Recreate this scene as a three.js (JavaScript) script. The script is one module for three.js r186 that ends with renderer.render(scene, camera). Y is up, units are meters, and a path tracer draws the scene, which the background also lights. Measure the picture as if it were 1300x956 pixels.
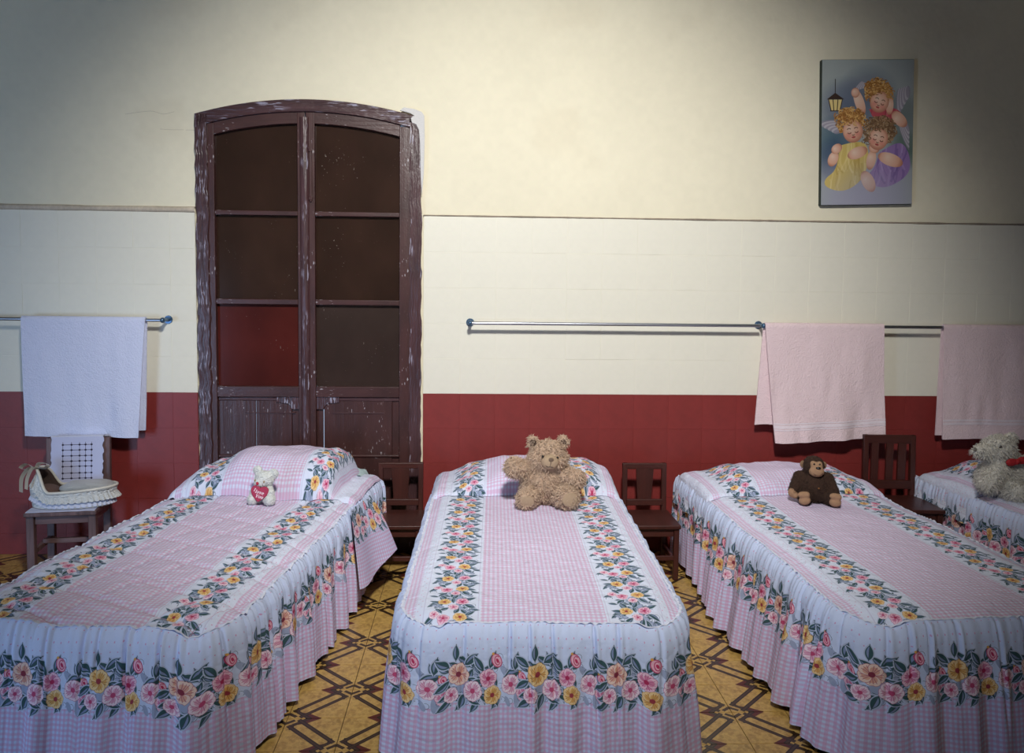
import * as THREE from 'three';
import { RoundedBoxGeometry } from 'three/addons/geometries/RoundedBoxGeometry.js';
import { mergeGeometries, mergeVertices, toCreasedNormals } from 'three/addons/utils/BufferGeometryUtils.js';
import { RectAreaLightUniformsLib } from 'three/addons/lights/RectAreaLightUniformsLib.js';

// ------------------------------------------------------------------ camera, sky, lights, exposure
const scene = new THREE.Scene();
const FOCAL = 1011, CX = 650, CY = 433.5;                 // focal length and lens axis in photo pixels
const fullH = 2 * (956 - CY), fullW = fullH * 1300 / 956;
const camera = new THREE.PerspectiveCamera(2 * Math.atan(fullH / 2 / FOCAL) * 180 / Math.PI, 1300 / 956, 0.05, 60);
camera.setViewOffset(fullW, fullH, fullW / 2 - CX, fullH / 2 - CY, 1300, 956);
camera.position.set(0, 1.57, 4.62);
{
  const yaw = THREE.MathUtils.degToRad(2.8), pitch = THREE.MathUtils.degToRad(-4.0), roll = THREE.MathUtils.degToRad(0.66);
  const f = new THREE.Vector3(Math.sin(yaw) * Math.cos(pitch), Math.sin(pitch), -Math.cos(yaw) * Math.cos(pitch));
  const r0 = f.clone().cross(new THREE.Vector3(0, 1, 0)).normalize(), u0 = r0.clone().cross(f);
  const u = u0.clone().multiplyScalar(Math.cos(roll)).addScaledVector(r0, -Math.sin(roll));
  camera.up.copy(u);
  camera.lookAt(camera.position.clone().add(f));
}
scene.add(camera);
scene.background = new THREE.Color().setRGB(0.55, 0.72, 1.0);
const renderer = new THREE.WebGLRenderer();
renderer.toneMapping = THREE.LinearToneMapping;
renderer.toneMappingExposure = 1.0;
renderer.shadowMap.enabled = true;
RectAreaLightUniformsLib.init();
// room: wall with the beds at z = 0, opposite wall at z = ROOM.z
const ROOM = { x0: -6.5, x1: 6.5, z: 5.3, h: 4.6 };
const WIN = { x0: -4.75, x1: -3.5, y0: 0.12, y1: 1.6 };  // daylight window in the opposite wall
const daylight = new THREE.RectAreaLight(new THREE.Color().setRGB(0.40, 0.62, 1.0), 13.5, WIN.x1 - WIN.x0, WIN.y1 - WIN.y0);
daylight.position.set((WIN.x0 + WIN.x1) / 2, (WIN.y0 + WIN.y1) / 2, ROOM.z - 0.02);
daylight.lookAt(daylight.position.x, daylight.position.y, 0);
scene.add(daylight);
const LAMP = new THREE.Vector3(0.2, 3.9, 4.2);            // reflector lamp under the ceiling, turned to the wall
const lampLight = new THREE.SpotLight(new THREE.Color().setRGB(1.0, 0.985, 0.95), 70, 0, THREE.MathUtils.degToRad(36.5), 0.74, 2);
lampLight.position.copy(LAMP);
const AIM = new THREE.Vector3(0.2, 1.12, 0);
lampLight.target.position.copy(AIM);
lampLight.castShadow = true; lampLight.shadow.radius = 10; lampLight.shadow.mapSize.set(2048, 2048); lampLight.shadow.camera.near = 0.1;
scene.add(lampLight, lampLight.target);

// ------------------------------------------------------------------ helpers
function rng(seed) { let a = seed >>> 0; return () => { a = (a + 0x6D2B79F5) >>> 0; let t = a; t = Math.imul(t ^ (t >>> 15), t | 1); t ^= t + Math.imul(t ^ (t >>> 7), t | 61); return ((t ^ (t >>> 14)) >>> 0) / 4294967296; }; }
const clamp = (x, a = 0, b = 1) => Math.min(b, Math.max(a, x));
const smooth = (a, b, x) => { const t = clamp((x - a) / (b - a)); return t * t * (3 - 2 * t); };
const mix = (a, b, t) => a + (b - a) * t;
function table(points) { return x => { if (x <= points[0][0]) return points[0][1]; for (let i = 1; i < points.length; i++) if (x <= points[i][0]) { const t = (x - points[i - 1][0]) / (points[i][0] - points[i - 1][0]); return mix(points[i - 1][1], points[i][1], t * t * (3 - 2 * t)); } return points[points.length - 1][1]; }; }
function hash3(x, y, z, s) { let h = Math.imul(x, 374761393) ^ Math.imul(y, 668265263) ^ Math.imul(z, 2147483647 - 1274126177) ^ Math.imul(s, 362437); h = Math.imul(h ^ (h >>> 13), 1274126177); return ((h ^ (h >>> 16)) >>> 0) / 4294967296; }
function noise3(x, y, z, s = 0) {
  const xi = Math.floor(x), yi = Math.floor(y), zi = Math.floor(z); let xf = x - xi, yf = y - yi, zf = z - zi;
  xf = xf * xf * (3 - 2 * xf); yf = yf * yf * (3 - 2 * yf); zf = zf * zf * (3 - 2 * zf);
  const c = (a, b, d) => hash3(xi + a, yi + b, zi + d, s);
  return mix(mix(mix(c(0, 0, 0), c(1, 0, 0), xf), mix(c(0, 1, 0), c(1, 1, 0), xf), yf), mix(mix(c(0, 0, 1), c(1, 0, 1), xf), mix(c(0, 1, 1), c(1, 1, 1), xf), yf), zf);
}
function tileNoise(u, v, nx, ny, s) {   // periodic value noise, u v in 0..1
  const x = u * nx, y = v * ny, xi = Math.floor(x), yi = Math.floor(y); let xf = x - xi, yf = y - yi;
  xf = xf * xf * (3 - 2 * xf); yf = yf * yf * (3 - 2 * yf);
  const c = (a, b) => hash3(((xi + a) % nx + nx) % nx, ((yi + b) % ny + ny) % ny, 7, s);
  return mix(mix(c(0, 0), c(1, 0), xf), mix(c(0, 1), c(1, 1), xf), yf);
}
function fbm(u, v, nx, ny, s, oct = 4) { let a = 0.5, t = 0, w = 0; for (let i = 0; i < oct; i++) { t += a * tileNoise(u, v, nx << i, ny << i, s + i); w += a; a *= 0.5; } return t / w; }
const sr = c => (c <= 0.04045 ? c / 12.92 : Math.pow((c + 0.055) / 1.055, 2.4));
function dataTex(w, h, fn, srgb = false) {
  const d = new Uint8Array(w * h * 4);
  for (let y = 0; y < h; y++) for (let x = 0; x < w; x++) { const p = fn(x / w, y / h, x, y), i = (y * w + x) * 4; const q = Array.isArray(p) ? p : [p, p, p]; for (let k = 0; k < 3; k++) d[i + k] = clamp(Math.round(q[k] * 255), 0, 255); d[i + 3] = 255; }
  const t = new THREE.DataTexture(d, w, h); t.wrapS = t.wrapT = THREE.RepeatWrapping; t.magFilter = THREE.LinearFilter; t.minFilter = THREE.LinearFilter;
  if (srgb) t.colorSpace = THREE.SRGBColorSpace; t.needsUpdate = true; return t;
}
function canvasTex(w, h, draw) {
  const c = document.createElement('canvas'); c.width = w; c.height = h; const g = c.getContext('2d'); draw(g, w, h);
  const t = new THREE.CanvasTexture(c); t.wrapS = t.wrapT = THREE.RepeatWrapping; t.colorSpace = THREE.SRGBColorSpace; return t;
}
function rep(t, x, y = x) { const c = t.clone(); c.repeat.set(x, y); c.needsUpdate = true; return c; }
const std = o => new THREE.MeshPhysicalMaterial({ side: THREE.DoubleSide, ...o });
const taken = {};
function numbered(n) { const k = taken[n] = (taken[n] ?? -1) + 1; return k ? n + '_' + String(k).padStart(3, '0') : n; }
function shade(o) { o.traverse(m => { if (m.isMesh) { m.castShadow = true; m.receiveShadow = true; } }); return o; }
function part(parent, name, geo, mat, label) { const m = new THREE.Mesh(geo, mat); m.name = name; m.castShadow = m.receiveShadow = true; if (label) m.userData.label = label; parent.add(m); return m; }
function thing(name, label, category, pos = [0, 0, 0], turn = 0, group) { const o = new THREE.Group(); o.name = numbered(name); o.position.set(...pos); o.rotation.y = turn; o.userData = { label, category }; if (group) o.userData.group = group; scene.add(o); return o; }
function structure(name, label, category, pos = [0, 0, 0]) { const o = new THREE.Group(); o.name = name; o.position.set(...pos); o.userData = { label, category, kind: 'structure' }; scene.add(o); return o; }
function metric(geo) {   // uv in metres from the face direction
  const g = geo.index ? geo.toNonIndexed() : geo, p = g.attributes.position, n = p.count, uv = new Float32Array(n * 2);
  const a = new THREE.Vector3(), b = new THREE.Vector3(), c = new THREE.Vector3();
  for (let i = 0; i < n; i += 3) {
    a.fromBufferAttribute(p, i); b.fromBufferAttribute(p, i + 1); c.fromBufferAttribute(p, i + 2);
    const nr = b.clone().sub(a).cross(c.clone().sub(a)); const ax = Math.abs(nr.x), ay = Math.abs(nr.y), az = Math.abs(nr.z);
    for (let k = 0; k < 3; k++) { const v = [a, b, c][k]; let s, t; if (az >= ax && az >= ay) { s = v.x; t = v.y; } else if (ax >= ay) { s = v.z; t = v.y; } else { s = v.x; t = v.z; } uv[(i + k) * 2] = s; uv[(i + k) * 2 + 1] = t; }
  }
  g.setAttribute('uv', new THREE.BufferAttribute(uv, 2)); return g;
}
function swapUV(g) { const u = g.attributes.uv; for (let i = 0; i < u.count; i++) u.setXY(i, u.getY(i), u.getX(i)); return g; }
function box(w, h, d, x = 0, y = 0, z = 0, r = 0.003, horizontalGrain = false) { const g = metric(new RoundedBoxGeometry(w, h, d, 2, Math.min(r, w / 2.1, h / 2.1, d / 2.1))); if (horizontalGrain) swapUV(g); g.translate(x, y, z); return g; }
function plainBox(w, h, d, x, y, z) { const g = metric(new THREE.BoxGeometry(w, h, d)); g.translate(x, y, z); return g; }
function grid(nu, nv, fn, closedU = false) {   // fn(u, v) -> [x, y, z, s, t]
  const pos = [], uv = [], idx = [];
  for (let j = 0; j <= nv; j++) for (let i = 0; i <= nu; i++) { const q = fn(i / nu, j / nv, i, j); pos.push(q[0], q[1], q[2]); uv.push(q[3] ?? i / nu, q[4] ?? j / nv); }
  for (let j = 0; j < nv; j++) for (let i = 0; i < nu; i++) { const a = j * (nu + 1) + i, b = a + 1, c = a + nu + 1, d = c + 1; idx.push(a, b, d, a, d, c); }
  const g = new THREE.BufferGeometry(); g.setAttribute('position', new THREE.Float32BufferAttribute(pos, 3)); g.setAttribute('uv', new THREE.Float32BufferAttribute(uv, 2)); g.setIndex(idx); g.computeVertexNormals();
  if (closedU) { const n = g.attributes.normal; for (let j = 0; j <= nv; j++) { const a = j * (nu + 1), b = a + nu; const x = n.getX(a) + n.getX(b), y = n.getY(a) + n.getY(b), z = n.getZ(a) + n.getZ(b), l = Math.hypot(x, y, z) || 1; n.setXYZ(a, x / l, y / l, z / l); n.setXYZ(b, x / l, y / l, z / l); } }
  return g;
}
function tube(points, r, seg = 24, rad = 8) { return new THREE.TubeGeometry(new THREE.CatmullRomCurve3(points.map(p => new THREE.Vector3(...p))), seg, r, rad, false); }
// signed distance shapes and a surface-nets mesher for the soft toys
const ell = (c, r) => p => { const x = (p[0] - c[0]) / r[0], y = (p[1] - c[1]) / r[1], z = (p[2] - c[2]) / r[2], k = Math.hypot(x, y, z); return (k - 1) * Math.min(r[0], r[1], r[2]) * (k < 1 ? 1 : 1); };
const cap = (a, b, ra, rb) => p => { const bx = b[0] - a[0], by = b[1] - a[1], bz = b[2] - a[2], px = p[0] - a[0], py = p[1] - a[1], pz = p[2] - a[2]; const t = clamp((px * bx + py * by + pz * bz) / (bx * bx + by * by + bz * bz)); return Math.hypot(px - bx * t, py - by * t, pz - bz * t) - mix(ra, rb, t); };
const smin = (a, b, k) => { const h = Math.max(k - Math.abs(a - b), 0) / k; return Math.min(a, b) - h * h * k * 0.25; };
function blend(list, k) { return p => { let d = list[0](p); for (let i = 1; i < list.length; i++) d = smin(d, list[i](p), k); return d; }; }
function sdfGeo(f, lo, hi, cell) {
  const nx = Math.ceil((hi[0] - lo[0]) / cell) + 1, ny = Math.ceil((hi[1] - lo[1]) / cell) + 1, nz = Math.ceil((hi[2] - lo[2]) / cell) + 1;
  const v = new Float32Array(nx * ny * nz), at = (i, j, k) => (k * ny + j) * nx + i, P = (i, j, k) => [lo[0] + i * cell, lo[1] + j * cell, lo[2] + k * cell];
  for (let k = 0; k < nz; k++) for (let j = 0; j < ny; j++) for (let i = 0; i < nx; i++) v[at(i, j, k)] = f(P(i, j, k));
  const id = new Int32Array(nx * ny * nz).fill(-1), pos = [], nor = [], uv = [], idx = [];
  const E = [[0, 1], [2, 3], [4, 5], [6, 7], [0, 2], [1, 3], [4, 6], [5, 7], [0, 4], [1, 5], [2, 6], [3, 7]];
  for (let k = 0; k < nz - 1; k++) for (let j = 0; j < ny - 1; j++) for (let i = 0; i < nx - 1; i++) {
    const c = []; for (let q = 0; q < 8; q++) c.push(v[at(i + (q & 1), j + ((q >> 1) & 1), k + (q >> 2))]);
    let x = 0, y = 0, z = 0, n = 0;
    for (const [a, b] of E) if ((c[a] < 0) !== (c[b] < 0)) { const t = c[a] / (c[a] - c[b]); x += mix(a & 1, b & 1, t); y += mix((a >> 1) & 1, (b >> 1) & 1, t); z += mix(a >> 2, b >> 2, t); n++; }
    if (!n) continue;
    const p = [lo[0] + (i + x / n) * cell, lo[1] + (j + y / n) * cell, lo[2] + (k + z / n) * cell], e = cell * 0.5;
    const g = [f([p[0] + e, p[1], p[2]]) - f([p[0] - e, p[1], p[2]]), f([p[0], p[1] + e, p[2]]) - f([p[0], p[1] - e, p[2]]), f([p[0], p[1], p[2] + e]) - f([p[0], p[1], p[2] - e])], l = Math.hypot(...g) || 1;
    id[at(i, j, k)] = pos.length / 3; pos.push(...p); nor.push(g[0] / l, g[1] / l, g[2] / l); uv.push(p[0] + p[2] * 0.7, p[1] + p[2] * 0.4);
  }
  const quad = (a, b, c, d, flip) => { if (a < 0 || b < 0 || c < 0 || d < 0) return; if (flip) idx.push(a, c, b, a, d, c); else idx.push(a, b, c, a, c, d); };
  for (let k = 1; k < nz - 1; k++) for (let j = 1; j < ny - 1; j++) for (let i = 1; i < nx - 1; i++) {
    const s = v[at(i, j, k)] < 0;
    if (s !== v[at(i + 1, j, k)] < 0) quad(id[at(i, j - 1, k - 1)], id[at(i, j, k - 1)], id[at(i, j, k)], id[at(i, j - 1, k)], !s);
    if (s !== v[at(i, j + 1, k)] < 0) quad(id[at(i - 1, j, k - 1)], id[at(i - 1, j, k)], id[at(i, j, k)], id[at(i, j, k - 1)], !s);
    if (s !== v[at(i, j, k + 1)] < 0) quad(id[at(i - 1, j - 1, k)], id[at(i, j - 1, k)], id[at(i, j, k)], id[at(i - 1, j, k)], !s);
  }
  const g = new THREE.BufferGeometry(); g.setAttribute('position', new THREE.Float32BufferAttribute(pos, 3)); g.setAttribute('normal', new THREE.Float32BufferAttribute(nor, 3)); g.setAttribute('uv', new THREE.Float32BufferAttribute(uv, 2)); g.setIndex(idx); return g;
}
function tufts(geo, count, len, rad, seed, droop = 0.4) {   // bent little fur tufts over a surface
  const R = rng(seed), p = geo.attributes.position, n = geo.attributes.normal, ix = geo.index.array, nt = ix.length / 3, acc = new Float32Array(nt); let tot = 0;
  const A = new THREE.Vector3(), B = new THREE.Vector3(), C = new THREE.Vector3(), N = new THREE.Vector3();
  for (let t = 0; t < nt; t++) { A.fromBufferAttribute(p, ix[t * 3]); B.fromBufferAttribute(p, ix[t * 3 + 1]); C.fromBufferAttribute(p, ix[t * 3 + 2]); tot += B.sub(A).cross(C.sub(A)).length(); acc[t] = tot; }
  const pos = [], uv = [], idx = [];
  for (let q = 0; q < count; q++) {
    const x = R() * tot; let lo = 0, hi = nt - 1; while (lo < hi) { const m = (lo + hi) >> 1; if (acc[m] < x) lo = m + 1; else hi = m; }
    A.fromBufferAttribute(p, ix[lo * 3]); B.fromBufferAttribute(p, ix[lo * 3 + 1]); C.fromBufferAttribute(p, ix[lo * 3 + 2]); N.fromBufferAttribute(n, ix[lo * 3]);
    let u = R(), v = R(); if (u + v > 1) { u = 1 - u; v = 1 - v; }
    const o = A.clone().addScaledVector(B.sub(A), u).addScaledVector(C.sub(A), v).addScaledVector(N, -0.001);
    const side = new THREE.Vector3(R() - 0.5, R() - 0.5 - droop * 0.5, R() - 0.5).cross(N).normalize(), up = N.clone(), fw = side.clone().cross(N);
    const l = len * (0.6 + 0.8 * R()), r = rad * (0.7 + 0.6 * R()), b = pos.length / 3;
    const lean = new THREE.Vector3(R() - 0.5, R() - 0.5 - droop, R() - 0.5).multiplyScalar(1.2);
    const mid = o.clone().addScaledVector(up, l * 0.55).addScaledVector(lean, l * 0.35), tip = mid.clone().addScaledVector(up, l * 0.25).addScaledVector(lean, l * 0.7);
    for (const [s, f] of [[-1, -0.5], [1, -0.5], [0, 1]]) { const w = o.clone().addScaledVector(side, s * r).addScaledVector(fw, f * r); pos.push(w.x, w.y, w.z); uv.push(R(), R()); }
    for (const [s, f] of [[-1, -0.5], [1, -0.5], [0, 1]]) { const w = mid.clone().addScaledVector(side, s * r * 0.75).addScaledVector(fw, f * r * 0.75); pos.push(w.x, w.y, w.z); uv.push(R(), R()); }
    pos.push(tip.x, tip.y, tip.z); uv.push(R(), R());
    for (let e = 0; e < 3; e++) { const f = (e + 1) % 3; idx.push(b + e, b + f, b + 3 + f, b + e, b + 3 + f, b + 3 + e, b + 3 + e, b + 3 + f, b + 6); }
  }
  const g = new THREE.BufferGeometry(); g.setAttribute('position', new THREE.Float32BufferAttribute(pos, 3)); g.setAttribute('uv', new THREE.Float32BufferAttribute(uv, 2)); g.setIndex(idx); g.computeVertexNormals(); return g;
}

// ------------------------------------------------------------------ textures
const plasterBump = dataTex(512, 512, (u, v) => 0.55 * fbm(u, v, 3, 3, 11, 5) + 0.3 * fbm(u, v, 40, 40, 21, 3) + 0.15 * fbm(u, v, 6, 24, 31, 3));
function blotch(r, g, b, amp, stain, seed, scale = 4) { return dataTex(512, 512, (u, v) => { const a = (fbm(u, v, scale, scale, seed, 5) - 0.5) * amp + (fbm(u, v, 60, 60, seed + 9, 2) - 0.5) * amp * 0.5, s = smooth(0.66, 0.8, fbm(u, v, 5, 5, seed + 40, 5)) * stain; return [r * (1 + a) * (1 - s * 0.6), g * (1 + a) * (1 - s * 0.8), b * (1 + a) * (1 - s)]; }, true); }
const plasterMap = blotch(0.93, 0.90, 0.80, 0.045, 0.025, 51);
const creamMap = blotch(0.925, 0.91, 0.845, 0.03, 0.03, 61);
const redMap = blotch(0.535, 0.195, 0.185, 0.12, 0.1, 71);
const woodStreak = (u, v, s) => 0.5 * fbm(u, v, 34, 2, s, 4) + 0.3 * fbm(u, v, 9, 3, s + 7, 4) + 0.2 * fbm(u, v, 60, 50, s + 13, 2);
const paintBump = dataTex(512, 512, (u, v) => woodStreak(u, v, 5));
const paintMap = dataTex(512, 512, (u, v) => { const t = 0.8 + 0.4 * fbm(u, v, 8, 4, 81, 4), c = smooth(0.72, 0.77, fbm(u, v, 60, 24, 91, 4)) * smooth(0.45, 0.6, fbm(u, v, 4, 3, 95, 3)); return [mix(0.27 * t, 0.66, c), mix(0.165 * t, 0.64, c), mix(0.16 * t, 0.66, c)]; }, true);
const paintMapWornSheen = dataTex(512, 512, (u, v) => { const t = 0.75 + 0.5 * fbm(u, v, 20, 3, 82, 4), c = smooth(0.565, 0.65, fbm(u, v, 64, 12, 92, 4)) * smooth(0.38, 0.56, fbm(u, v, 5, 5, 96, 3)) * 0.85; return [mix(0.28 * t, 0.66, c), mix(0.185 * t, 0.66, c), mix(0.195 * t, 0.74, c)]; }, true);  // pale bluish streaks: flaked paint plus window sheen put into the colour
const wornBump = dataTex(512, 512, (u, v) => { const r = fbm(u, v, 26, 3, 101, 4); return 0.7 * Math.abs(r - 0.5) * 2 + 0.3 * fbm(u, v, 40, 30, 111, 3); });
const paneMap = (r, g, b, seed) => dataTex(256, 256, (u, v) => { const t = 0.85 + 0.3 * fbm(u, v, 3, 2, seed, 4), c = smooth(0.955, 0.97, tileNoise(u, v, 90, 50, seed + 3)) * smooth(0.6, 0.75, tileNoise(u, v, 5, 5, seed + 5)); return [mix(r * t, 0.6, c), mix(g * t, 0.56, c), mix(b * t, 0.53, c)]; }, true);
const chairWood = dataTex(512, 512, (u, v) => { const t = 0.75 + 0.5 * (0.6 * fbm(u, v, 24, 2, 121, 4) + 0.4 * fbm(u, v, 6, 6, 131, 3)); return [0.26 * t, 0.13 * t, 0.11 * t]; }, true);
const greyWood = dataTex(512, 512, (u, v) => { const t = 0.7 + 0.6 * fbm(u, v, 26, 2, 141, 4); return [0.42 * t, 0.33 * t, 0.33 * t]; }, true);
const crinkle = dataTex(512, 512, (u, v) => { const a = fbm(u, v, 10, 22, 151, 4), b = fbm(u, v, 30, 60, 161, 3); return 0.6 * (1 - Math.abs(a - 0.5) * 3) + 0.4 * b; });
const terry = dataTex(512, 512, (u, v) => 0.5 * fbm(u, v, 90, 90, 171, 2) + 0.3 * fbm(u, v, 12, 18, 181, 3) + 0.2 * fbm(u, v, 4, 3, 191, 3));
const furBump = dataTex(256, 256, (u, v) => 0.6 * fbm(u, v, 40, 40, 201, 2) + 0.4 * fbm(u, v, 12, 12, 211, 3));

// --- printed cotton: gingham, dots and flowers, drawn in metres
const PINK = '208,146,186', LEAF = '#35565a', LEAF2 = '#8291b4', INK = '#3b4d58', HAZE = '#9fabc9';
function gingham(g, x, y, w, h, p = 0.0165, a = 0.42) {
  g.save(); g.beginPath(); g.rect(x, y, w, h); g.clip(); g.fillStyle = `rgba(${PINK},${a})`;
  for (let i = Math.floor(x / p); i * p < x + w; i++) g.fillRect(i * p, y, p / 2, h);
  for (let i = Math.floor(y / p); i * p < y + h; i++) g.fillRect(x, i * p, w, p / 2);
  g.restore();
}
function dots(g, x, y, w, h, seed, step = 0.021) { const R = rng(seed); g.fillStyle = `rgba(${PINK},0.75)`; for (let j = 0; j * step < h; j++) for (let i = 0; i * step < w; i++) { const px = x + (i + (j % 2) * 0.5 + 0.25) * step, py = y + (j + 0.5) * step; if (px > x + w - 0.003 || py > y + h - 0.003) continue; g.beginPath(); g.arc(px + (R() - 0.5) * 0.003, py + (R() - 0.5) * 0.003, 0.0022, 0, 7); g.fill(); } }
function leaf(g, x, y, len, ang, wide = 0.36) {
  g.save(); g.translate(x, y); g.rotate(ang);
  const w = len * wide;
  g.beginPath(); g.moveTo(0, 0); g.quadraticCurveTo(len * 0.45, -w, len, 0); g.quadraticCurveTo(len * 0.45, w, 0, 0); g.fillStyle = LEAF; g.fill(); g.strokeStyle = '#b9c3dd'; g.lineWidth = len * 0.06; g.stroke();
  g.beginPath(); g.moveTo(len * 0.12, len * 0.02); g.quadraticCurveTo(len * 0.5, -w * 0.62, len * 0.9, 0); g.quadraticCurveTo(len * 0.5, -w * 0.1, len * 0.12, len * 0.02); g.fillStyle = LEAF2; g.fill();
  g.strokeStyle = INK; g.lineWidth = len * 0.035; g.beginPath(); g.moveTo(0, 0); g.lineTo(len, 0); g.stroke();
  g.restore();
}
function flower(g, x, y, r, kind, ang) {
  const [edge, petal, heart, vein] = { y: ['#efd09a', '#e2b068', '#9c3a44', '#b88148'], p: ['#efc6d8', '#dd8cae', '#b32e5c', '#b85a84'], o: ['#efd2c4', '#e0aa94', '#8a3448', '#b8707c'], w: ['#f3deea', '#e6b0c8', '#c04a74', '#c47a9c'] }[kind];
  g.save(); g.translate(x, y); g.rotate(ang);
  for (let i = 0; i < 5; i++) {
    g.save(); g.rotate(i * Math.PI * 2 / 5);
    g.beginPath(); g.moveTo(0, 0); g.bezierCurveTo(r * 0.25, -r * 0.75, r * 0.95, -r * 0.65, r, -r * 0.08); g.lineTo(r * 0.93, 0.02 * r); g.bezierCurveTo(r * 1.0, r * 0.65, r * 0.25, r * 0.75, 0, 0);
    g.fillStyle = edge; g.fill(); g.strokeStyle = vein; g.lineWidth = r * 0.035; g.stroke();
    g.beginPath(); g.moveTo(0, 0); g.bezierCurveTo(r * 0.25, -r * 0.45, r * 0.65, -r * 0.45, r * 0.72, 0); g.bezierCurveTo(r * 0.65, r * 0.45, r * 0.25, r * 0.45, 0, 0); g.fillStyle = petal; g.fill();
    g.strokeStyle = vein; g.lineWidth = r * 0.05; for (const a of [-0.3, 0, 0.3]) { g.beginPath(); g.moveTo(0, 0); g.lineTo(Math.cos(a) * r * 0.8, Math.sin(a) * r * 0.8); g.stroke(); }
    g.restore();
  }
  g.beginPath(); g.arc(0, 0, r * 0.24, 0, 7); g.fillStyle = heart; g.fill();
  g.restore();
}
function bud(g, x, y, r) {
  g.save(); g.translate(x, y); g.rotate(-0.5);
  g.beginPath(); g.ellipse(0, 0, r * 0.75, r * 1.1, 0, 0, 7); g.fillStyle = '#efb6c8'; g.fill(); g.strokeStyle = '#c2416d'; g.lineWidth = r * 0.14; g.stroke();
  g.beginPath(); g.ellipse(r * 0.1, r * 0.05, r * 0.42, r * 0.7, 0.3, 0.5, 5.6); g.stroke(); g.beginPath(); g.ellipse(r * 0.1, 0.1 * r, r * 0.2, r * 0.4, 0, 0, 7); g.fillStyle = '#c2315f'; g.fill();
  g.beginPath(); g.arc(0, -r * 1.25, r * 0.22, 0, 7); g.fillStyle = '#e0a553'; g.fill();
  g.restore();
}
function backLeaves(g, x, y, w, h, n, len, seed) {   // pale slate leaves and curls behind the flowers
  const R = rng(seed);
  for (let i = 0; i < n; i++) { const px = x + (R() - 0.5) * w, py = y + R() * h, a = R() * 6.3, l = len * (0.7 + 0.6 * R()); if (i % 3) leaf(g, px, py, l, a, 0.42); else { g.fillStyle = HAZE; g.beginPath(); g.ellipse(px, py, l * 0.5, l * 0.2, a, 0, 7); g.fill(); } g.strokeStyle = INK; g.lineWidth = 0.001; g.beginPath(); g.arc(px + 0.01, py, 0.009, a, a + 3.6); g.stroke(); }
}
function stripMotif(g, x, y) {   // one 0.21 m repeat of the narrow flower strip
  backLeaves(g, x, y - 0.03, 0.125, 0.21, 44, 0.036, 91);
  for (const [dx, dy, l, a] of [[-0.03, 0.0, 0.05, 2.7], [-0.03, 0.01, 0.048, 3.5], [0.04, -0.01, 0.046, -0.5], [0.04, 0.02, 0.045, 0.5], [0.0, -0.02, 0.042, -1.1], [-0.02, -0.02, 0.042, -2.1], [-0.01, 0.04, 0.045, 2.4], [0.03, 0.05, 0.04, 0.9], [-0.05, 0.09, 0.045, 2.6], [-0.02, 0.13, 0.045, 2.3], [0.03, 0.10, 0.05, 0.25], [0.03, 0.12, 0.046, 0.9], [0.01, 0.08, 0.042, -1.2], [-0.03, 0.08, 0.04, -2.2], [0.045, 0.085, 0.04, -0.6], [0.0, 0.14, 0.04, 1.6]]) leaf(g, x + dx, y + dy, l * 0.98, a, 0.44);
  g.strokeStyle = INK; g.lineWidth = 0.0012; for (const [dx, dy, a] of [[-0.06, 0.03, 2.2], [0.07, 0.055, 0.6], [-0.07, 0.12, 2.8], [0.075, 0.13, -0.4]]) { g.beginPath(); g.arc(x + dx, y + dy, 0.011, a, a + 4); g.stroke(); }
  flower(g, x + 0.006, y + 0.036, 0.018, 'w', 0.9); flower(g, x + 0.034, y - 0.002, 0.022, 'p', 0.3); flower(g, x - 0.026, y, 0.0225, 'y', 0.1);
  flower(g, x - 0.055, y + 0.086, 0.017, 'w', 0.2); flower(g, x - 0.024, y + 0.106, 0.021, 'p', 1.1); flower(g, x + 0.008, y + 0.136, 0.017, 'w', 0.7); flower(g, x + 0.03, y + 0.098, 0.0235, 'y', 0.5);
}
const TOPW = 1.0, TOPL = 1.68, TOPPX = 1024;   // the flat panel print: 8 repeats of 0.21 m
const drawTop = (g, w, h) => {
  g.fillStyle = '#dbe2f7'; g.fillRect(0, 0, w, h); g.scale(TOPPX / TOPW, TOPPX / TOPW); g.translate(TOPW / 2, 0);
  gingham(g, -0.205, 0, 0.41, TOPL, 0.0168, 0.36);
  for (const s of [-1, 1]) {
    g.fillStyle = 'rgba(190,185,215,0.5)'; g.fillRect(s * 0.213 - 0.0015, 0, 0.003, TOPL); g.fillRect(s * 0.392 - 0.0015, 0, 0.003, TOPL);
    dots(g, s > 0 ? 0.393 : -0.418, 0, 0.025, TOPL, 5, 0.0105 * 2);
    gingham(g, s > 0 ? 0.42 : -0.462, 0, 0.042, TOPL, 0.014, 0.34);
    for (let i = -1; i < 9; i++) stripMotif(g, s * 0.302, i * 0.21 + (s > 0 ? 0.06 : 0));
    dots(g, s > 0 ? 0.464 : -0.5, 0, 0.036, TOPL, 9);
  }
};
const topMap = canvasTex(TOPPX, Math.round(TOPL * TOPPX), drawTop);
const QUILT = { a: 0.36, p: 0.15, q: 0.17 };   // quilting grid: angle and the two spacings
const topMapQuilt = canvasTex(TOPPX, Math.round(TOPL * TOPPX), (g, w, h) => {
  drawTop(g, w, h); g.strokeStyle = 'rgba(196,128,160,0.75)'; g.lineWidth = 0.0022; g.setLineDash([0.004, 0.0015]);
  const c = Math.cos(QUILT.a), n = Math.sin(QUILT.a);
  for (let i = -16; i < 17; i++) { for (const [ux, uz, d] of [[c, n, QUILT.p * i], [-n, c, QUILT.q * i]]) { g.beginPath(); g.moveTo(ux * d + uz * 3, uz * d - ux * 3); g.lineTo(ux * d - uz * 3, uz * d + ux * 3); g.stroke(); } }
});
const SKW = 0.56, SKH = 0.5;
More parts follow.
